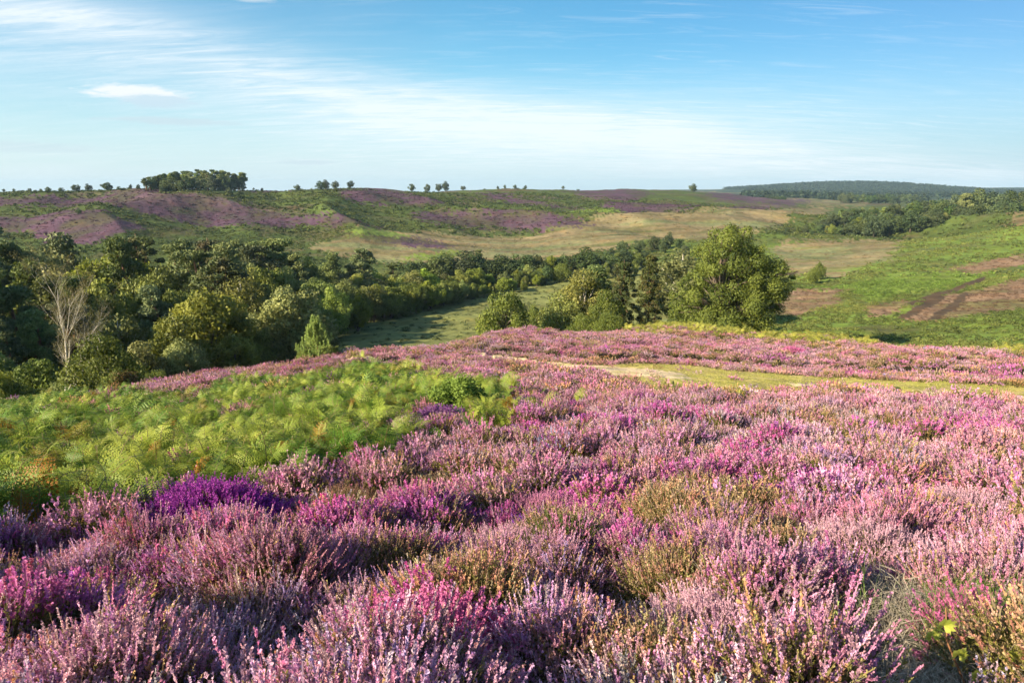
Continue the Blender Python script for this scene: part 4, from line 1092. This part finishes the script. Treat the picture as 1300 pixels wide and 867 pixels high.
L2 = [('pine',-70,300,125,1.2),('pine',-35,305,130,1.2),('pine',5,289,135,1.2),('pine',28,306,118,1.1),('pine',52,316,128,1.1),('birch',75,322,120,1.3),('pine',98,314,132,1.2),('oak',128,330,122,.7),('birch',150,312,128,1.5),('layered',190,298,138,1.2),
      ('pine',172,318,120,1.1),('oak',215,338,118,.7),('pine',240,312,134,1.4),('pine',262,322,122,1.2),('layered',276,296,146,1.3),('pine',298,318,135,1.2),('layered',290,330,118,1.4),('oak',325,345,125,.7),('pine',110,350,105,1.2),('oak',150,362,102,.8),
      ('pine',205,372,104,1.2),('oak',240,366,108,.7),('pine',55,345,104,1.2),('pine',80,362,100,1.2),('pine',10,330,108,1.3),('pine',-20,325,106,1.3),('oak',190,352,112,.7),('birch',318,352,112,1.2)]
L3 = [('pine',330,309,165,1.4),('pine',352,308,172,1.4),('pine',378,322,168,1.3),('oak',400,330,176,.8),('pine',425,326,190,1.4),('pine',462,320,200,1.4),('pine',448,335,182,1.2),('oak',480,345,196,.8),('oak',345,338,148,.8),('oak',372,345,152,.8),
      ('oak',408,352,150,.8),('oak',440,355,158,.8),('oak',470,362,170,.8),('oak',318,330,160,.7),('oak',425,368,140,.8),('oak',395,375,130,.8),('pine',308,314,182,1.2),('oak',455,375,150,.8),('pine',500,338,215,1.2)]
wood(L1 + L2 + L3, LW, G_L)
# middle belt across the valley
LM = {'oak': 'grey green broadleaf tree in the belt across the middle of the valley', 'birch': 'pale tree in the belt across the middle of the valley', 'sallow': 'low sallow bush in the belt across the middle of the valley',
      'pine': 'dark pine in the belt across the middle of the valley', 'far': 'green tree in the back row of the belt across the valley'}
belt = []
for i in range(34):     # front line, from the wood to the right, getting farther
    t = i / 33; u = 415 + 262 * t + random.uniform(-5, 5); d = 150 + 85 * t + random.uniform(-4, 4)
    belt.append((random.choice(('oak', 'oak', 'birch', 'sallow')), u, 374 - 22 * t + random.uniform(-6, 5), d, random.uniform(.8, 1.05)))
for i in range(26):
    t = i / 25; u = 440 + 250 * t + random.uniform(-6, 6); d = 172 + 80 * t
    belt.append((random.choice(('oak', 'oak', 'birch')), u, 352 - 10 * t + random.uniform(-6, 5), d, random.uniform(.8, 1.1)))
for i in range(30):
    t = i / 29; u = 520 + 300 * t + random.uniform(-6, 6); d = 245 + 30 * t
    belt.append((random.choice(('far', 'far', 'birch', 'far')), u, 330 - 10 * t + random.uniform(-6, 5), d, random.uniform(1.0, 1.35)))
for i in range(16):
    t = i / 15; u = 640 + 190 * t + random.uniform(-5, 5); d = 238 + 20 * t
    belt.append((random.choice(('far', 'sallow', 'birch')), u, 343 - 8 * t + random.uniform(-6, 5), d, random.uniform(.9, 1.2)))
belt += [('oak',564,320,290,1.0),('pine',608,318,292,1.1),('birch',662,350,265,.9),('birch',740,347,262,.8),('birch',520,345,230,.9)]
for u, top, d in ((790,306,330),(812,304,335),(830,300,345),(848,296,350),(862,303,345),(775,314,325),(842,306,330),(868,310,300),(820,318,300)): belt.append(('far', u, top, d, .95))
wood(belt, LM, 'trees of the belt across the valley')
# right side: small trees along the far edge of the tan field, then the wood on the slope
LR = {'far': 'broadleaf tree of the wood along the slope to the right', 'farpine': 'dark pine of the wood along the slope to the right', 'birch': 'pale tree at the edge of the wood along the slope to the right', 'oak': 'dark green tree in front of the wood along the slope to the right'}
rw = []
for u, top, d in ((940,296,400),(955,301,395),(972,292,410),(985,291,415),(998,289,420),(1012,287,425),(1022,285,425),(1030,292,410),(960,290,430),(905,300,400)): rw.append(('far', u, top, d, .9))
for i in range(46):
    t = i / 45; u = 1035 + 300 * t + random.uniform(-4, 4)
    top = np.interp(u, [1035, 1060, 1100, 1130, 1165, 1200, 1245, 1270, 1340], [284, 271, 266, 264, 260, 256, 244, 248, 244])
    rw.append((random.choice(('far', 'far', 'farpine')), u, top + random.uniform(-6, 2), 465 + random.uniform(-12, 30), random.uniform(1.1, 1.4)))
for i in range(44):
    t = i / 43; u = 1045 + 290 * t + random.uniform(-4, 4)
    top = np.interp(u, [1035, 1100, 1165, 1245, 1340], [290, 281, 274, 262, 258])
    rw.append((random.choice(('far', 'far', 'birch')), u, top - 3 + random.uniform(-5, 4), 428 + random.uniform(-10, 10) - 16 * t, random.uniform(1.1, 1.45)))
wood(rw, LR, 'trees of the wood along the right hand slope')
# behind, a dark line of trees at the foot of the far hill
for i in range(16):
    plant('far', 975 + i * 5 if i < 5 else 1070 + (i - 5) * 9, 246 + random.uniform(-1, 2) if i > 4 else 249, 1150 + random.uniform(-40, 40), 'dark tree in the line below the wooded far hill', 'tree line below the far hill', 1.6, minh=7)

# ridge trees
def ridge_y(u):
    ys = np.arange(420, 1100, 6.0); z = height(u * 0 + (u - 650) / F * ys * CP, ys, False); v = px_of((u - 650) / F * ys * CP, ys, z)[1]
    return float(ys[np.argmin(v)]), float(v.min())
RT = [(18,240,1.0),(38,239,1.3),(52,241,.9),(62,237,1.3),(78,238,1.2),(97,234,1.5),(113,234,1.3),(136,231,1.5),(151,238,1.2),(166,240,1.0),(176,236,.9),(378,235,1.8),(407,230,1.2),(414,229,1.2),(426,230,1.3),(445,229,1.3),(523,233,1.0),(543,233,1.0),(557,233,1.0),(566,231,1.2),
      (588,236,1.5),(632,236,1.0),(641,235,1.0),(654,235,1.4),(667,235,1.0),(715,236,1.0),(880,234,1.4),(322,239,1.0),(333,240,.9),(5,243,1.2)]
for u, top, w in RT:
    ry, rv = ridge_y(u); H = None
    lb = 'small lone tree on the skyline ridge'
    e = plant('far', u, min(top, rv - 3), ry - 4, lb, 'small trees along the skyline ridge', w * .9, 'ridge_tree', minh=3)
for i, (u, top, w) in enumerate([(u, 216 + abs(u - 262) * .10 + (4 if u < 200 else 0) + random.uniform(-3, 4), 1.0) for u in np.linspace(186, 308, 26)]):
    ry, rv = ridge_y(u); plant('farpine', u, top, ry + random.uniform(-25, 10), 'tall pine in the dense clump on the skyline', 'pines of the clump on the skyline', 1.15, 'clump_pine')
for i, u in enumerate(np.linspace(192, 305, 18)):
    ry, rv = ridge_y(u); plant('far', u, 226 + random.uniform(-4, 3), ry - random.uniform(12, 30), 'dark broadleaf tree at the foot of the pine clump on the skyline', 'trees filling the foot of the skyline clump', 1.1, 'clump_tree')
plant('far', 207, 245, 520, 'rounded tree on the purple slope below the left end of the skyline clump', None, 1.6, 'hillside_tree', minh=4)
plant('far', 291, 241, 520, 'upright lone tree on the purple slope below the right end of the skyline clump', None, .9, 'hillside_tree', minh=5)
plant('far', 175, 251, 530, 'small dark bush on the purple slope below the skyline clump', None, 1.6, 'hillside_bush', 'bush', minh=2)
plant('far', 100, 285, 395, 'tiny lone tree on the dark purple slope above the wood', None, .9, 'hillside_tree', minh=3)

for i in range(22):
    u = random.choice((random.uniform(0, 180), random.uniform(320, 930))); ry, rv = ridge_y(u)
    plant('far', u, rv - random.uniform(.8, 2.2), ry - random.uniform(2, 12), 'low scrubby bush on the skyline between the ridge trees', 'low scrub bushes along the skyline', random.uniform(1.6, 3.2), 'ridge_bush', 'bush', minh=1.3)
# wooded far hill: one mass
x, y = jitter_points(1500, 4600, 17, .72, 0); n0 = len(x)
zz = height(x, y, False); hill = 38 * np.exp(-np.abs((x - 1640) / 440) ** 2.4 - ((y - 3350) / 420) ** 2) + 12 * np.exp(-((x - 3300) / 900) ** 2 - ((y - 4100) / 450) ** 2)
k = (hill > 5) | ((fbm(x / 150, y / 150, 33, 3) > .1) & (x / y > .33)); x, y, zz = x[k], y[k], zz[k]; n = len(x)
fp = [crown_quads([(0, 0, .5, .55), (.3, .1, .35, .4), (-.3, -.1, .4, .4), (0, 0, .85, .3)], 60, .22, .4, .9).mesh('woodland_crown', M['shrub']) for _ in range(4)]
s = 9 + 8 * RNG.random(n)
t = np.array([.030, .050, .024]) * (.7 + .9 * RNG.random((n, 1)))
scatter('far_woodland', 'dark plantation woodland covering the far hill on the skyline', np.stack([x, y, zz - 2], 1), np.stack([n * [0], n * [0], RNG.random(n) * 6.28], 1), np.stack([s, s, s * .9], 1), t, fp)

# ------------------------------------------------------------------ sky, sun, haze, camera
SUN_EL, SUN_AZ = math.radians(24), math.radians(-120)      # azimuth from +Y, negative = to the left
sd = np.array([math.sin(SUN_AZ) * math.cos(SUN_EL), math.cos(SUN_AZ) * math.cos(SUN_EL), math.sin(SUN_EL)])
sun = bpy.data.lights.new('sun', 'SUN'); sun.energy = 5.0; sun.angle = math.radians(.6); sun.color = (1, .84, .58)
so = link('sun', sun); from mathutils import Vector
so.rotation_euler = Vector(sd).to_track_quat('Z', 'Y').to_euler()
w = bpy.data.worlds.new('World'); SC.world = w; w.use_nodes = True; w.node_tree.nodes.clear(); T = NT(w.node_tree)
sky = T.n('ShaderNodeTexSky', sky_type='NISHITA'); sky.sun_disc = False; sky.sun_elevation = SUN_EL; sky.sun_rotation = SUN_AZ
sky.air_density = 1.0; sky.dust_density = .6; sky.ozone_density = 2.5
g = T.n('ShaderNodeTexCoord').outputs['Generated']
sx = T.n('ShaderNodeSeparateXYZ'); T.L(g, sx.inputs[0]); X, Y, Z = sx.outputs
zc = T.m('MAXIMUM', Z, 0.0)
azn = T.m('ARCTAN2', X, Y); el = T.m('ARCSINE', Z)
dz = T.m('ADD', zc, .12)
def vec(a, b, c=None):
    n = T.n('ShaderNodeCombineXYZ'); T.L(a, n.inputs[0]); T.L(b, n.inputs[1])
    if c is not None: T.L(c, n.inputs[2])
    return n.outputs[0]
cp = vec(T.m('DIVIDE', X, dz), T.m('DIVIDE', Y, dz))        # the cloud layer seen as a high flat sheet
def cn(scale, det, rough, stretch, rotz=0.0, dist=0.0):
    mp = T.n('ShaderNodeMapping'); mp.inputs['Scale'].default_value = stretch; mp.inputs['Rotation'].default_value = (0, 0, rotz); T.L(cp, mp.inputs['Vector'])
    no = T.n('ShaderNodeTexNoise', i_Scale=scale, i_Detail=det, i_Roughness=rough, i_Distortion=dist); T.L(mp.outputs[0], no.inputs['Vector']); return no.outputs['Fac']
wisp = cn(1.1, 8.0, .62, (.8, 2.6, 1), math.radians(-12), .4)
fine = cn(3.2, 8.0, .68, (.5, 3.6, 1), math.radians(14), .6)
broad = cn(.45, 4.0, .5, (1, 1.3, 1), .3, .2)
def gauss(v, c, wd): 
    q = T.m('DIVIDE', T.m('SUBTRACT', v, c), wd); return T.m('EXPONENT', T.m('MULTIPLY', T.m('MULTIPLY', q, q), -1.0))
# long band of high cloud falling from upper left to the horizon on the right
line = T.m('MULTIPLY_ADD', azn, -.155, .093)
b1 = gauss(T.m('ADD', el, T.m('MULTIPLY', T.m('SUBTRACT', broad, .5), .09)), line, .028)
b2 = gauss(T.m('SUBTRACT', el, line), -.03, .05)
band = T.m('ADD', T.m('MULTIPLY', b1, T.m('MULTIPLY_ADD', wisp, 1.7, -.25)), T.m('MULTIPLY', b2, T.m('MULTIPLY_ADD', fine, .9, -.1)))
low = T.m('MULTIPLY', gauss(el, -.02, .115), T.m('MULTIPLY_ADD', broad, .3, .72), clamp=True)
fibre = cn(3.2, 9.0, .70, (.55, 2.6, 1), math.radians(-34), 1.3)
fibre2 = cn(4.0, 9.0, .72, (.5, 3.0, 1), math.radians(22), 1.0)
leftside = T.m('MULTIPLY', T.m('MULTIPLY_ADD', azn, -.9, .12, clamp=True), T.m('MULTIPLY_ADD', wisp, 1.1, -.1))
streak = T.m('MULTIPLY', T.m('MULTIPLY', T.m('SUBTRACT', fibre2, .52), 3.0, clamp=True), T.m('MULTIPLY', T.m('SUBTRACT', broad, .30), 2.2, clamp=True))
band = T.m('MULTIPLY', band, T.m('MULTIPLY_ADD', fibre, 2.0, -.32))
glow = T.m('MULTIPLY', T.m('MULTIPLY', gauss(azn, .08, .42), gauss(el, .075, .055)), T.m('MULTIPLY_ADD', fibre2, 1.6, -.15))
cl = T.m('ADD', T.m('ADD', T.m('MULTIPLY', band, .80), T.m('MULTIPLY', glow, .75)), T.m('ADD', T.m('MULTIPLY', leftside, .55), T.m('MULTIPLY', streak, .7)))
cl = T.m('MINIMUM', T.m('MAXIMUM', cl, 0.0), .85)
tint = T.mix(1.0, sky.outputs[0], (.36, .78, .86), 'MULTIPLY')
side = T.m('MULTIPLY_ADD', azn, -.85, .45, clamp=True)
dim = T.m('MULTIPLY_ADD', T.m('MULTIPLY_ADD', azn, 1.3, .1, clamp=True), -.36, 1.0); dc = T.n('ShaderNodeCombineColor')
for i in range(3): T.L(T.m('POWER', dim, (.3, 1.0, .75)[i]), dc.inputs[i])
tint = T.mix(1.0, tint, dc.outputs[0], 'MULTIPLY')
hz = T.mix(side, (2.7, 3.6, 4.25), (4.1, 4.6, 4.85))
c0 = T.mix(low, tint, hz)
c1 = T.mix(cl, c0, (4.8, 5.1, 5.3))
# a few small cumulus puffs low on the left
def puff(u, v, wu, wv, amt):
    ca = math.atan((u - 650) / F); ce = math.atan((237 - v) / F * math.cos(ca))
    a = T.m('DIVIDE', T.m('SUBTRACT', azn, ca), wu); b = T.m('DIVIDE', T.m('SUBTRACT', el, ce), wv)
    d2 = T.m('ADD', T.m('MULTIPLY', a, a), T.m('MULTIPLY', b, b))
    pn = cn(7.0, 7.0, .65, (1, 1.4, 1), 0.0, .5)
    return T.m('MULTIPLY', T.m('MULTIPLY', T.m('SUBTRACT', T.m('ADD', T.m('MULTIPLY', T.m('EXPONENT', T.m('MULTIPLY', d2, -1.0)), 1.3), T.m('MULTIPLY', T.m('SUBTRACT', pn, .5), 1.6)), .55), 2.2, clamp=True), amt)
pf = puff(200, 127, .070, .012, .85)
c2 = T.mix(pf, c1, (4.9, 5.0, 5.1))
pf = puff(222, 137, .058, .010, .95); c2 = T.mix(pf, c2, (3.1, 3.95, 4.5))
pf = puff(240, 160, .09, .006, .5); c2 = T.mix(pf, c2, (3.2, 3.7, 4.1))
pf = puff(50, 190, .10, .008, .45); c2 = T.mix(pf, c2, (3.2, 3.8, 4.2))
pf = puff(400, 208, .05, .004, .6); c2 = T.mix(pf, c2, (3.2, 3.8, 4.2))
pf = puff(345, 22, .03, .008, .5); c2 = T.mix(pf, c2, (4.4, 4.5, 4.7))
bg = T.n('ShaderNodeBackground', i_Strength=.082); T.L(c2, bg.inputs['Color'])
wo = T.n('ShaderNodeOutputWorld'); T.L(bg.outputs[0], wo.inputs['Surface'])

HAZE = True
if HAZE:
    m = mat('haze_air'); T = NT(m.node_tree); pv = T.n('ShaderNodeVolumePrincipled'); pv.inputs['Color'].default_value = (.50, .74, 1, 1); pv.inputs['Density'].default_value = .00007
    pv.inputs['Anisotropy'].default_value = .0
    ou = T.n('ShaderNodeOutputMaterial'); T.L(pv.outputs[0], ou.inputs['Volume'])
    z0, z1, X0 = -300.0, 75.0, 9300.0
    vs = [(a * X0, b * X0, c) for c in (z0, z1) for a, b in ((-1, -1), (1, -1), (1, 1), (-1, 1))]
    me = bpy.data.meshes.new('haze'); me.from_pydata(vs, [], [(0, 3, 2, 1), (4, 5, 6, 7), (0, 1, 5, 4), (1, 2, 6, 5), (2, 3, 7, 6), (3, 0, 4, 7)]); me.materials.append(m)
    o = link('haze', me); o['kind'] = 'stuff'; o['label'] = 'thin blue haze over the far hills'

cam = bpy.data.cameras.new('camera'); cam.sensor_width = 36; cam.lens = F / 1300 * 36; cam.clip_start = .05; cam.clip_end = 20000
co = link('camera', cam); co.location = (0, 0, 0); co.rotation_euler = (math.pi / 2 - PITCH, 0, 0); SC.camera = co
SC.view_settings.view_transform = 'Standard'; SC.view_settings.look = 'None'; SC.view_settings.exposure = 1.34; SC.view_settings.gamma = 1
SC.cycles.max_bounces = 4; SC.cycles.diffuse_bounces = 2; SC.cycles.glossy_bounces = 2; SC.cycles.transmission_bounces = 4; SC.cycles.transparent_max_bounces = 4; SC.cycles.volume_bounces = 0; SC.cycles.use_adaptive_sampling = True; SC.cycles.adaptive_threshold = .025
SC.cycles.use_denoising = True; SC.cycles.denoiser = 'OPENIMAGEDENOISE'; SC.cycles.denoising_input_passes = 'RGB_ALBEDO_NORMAL'
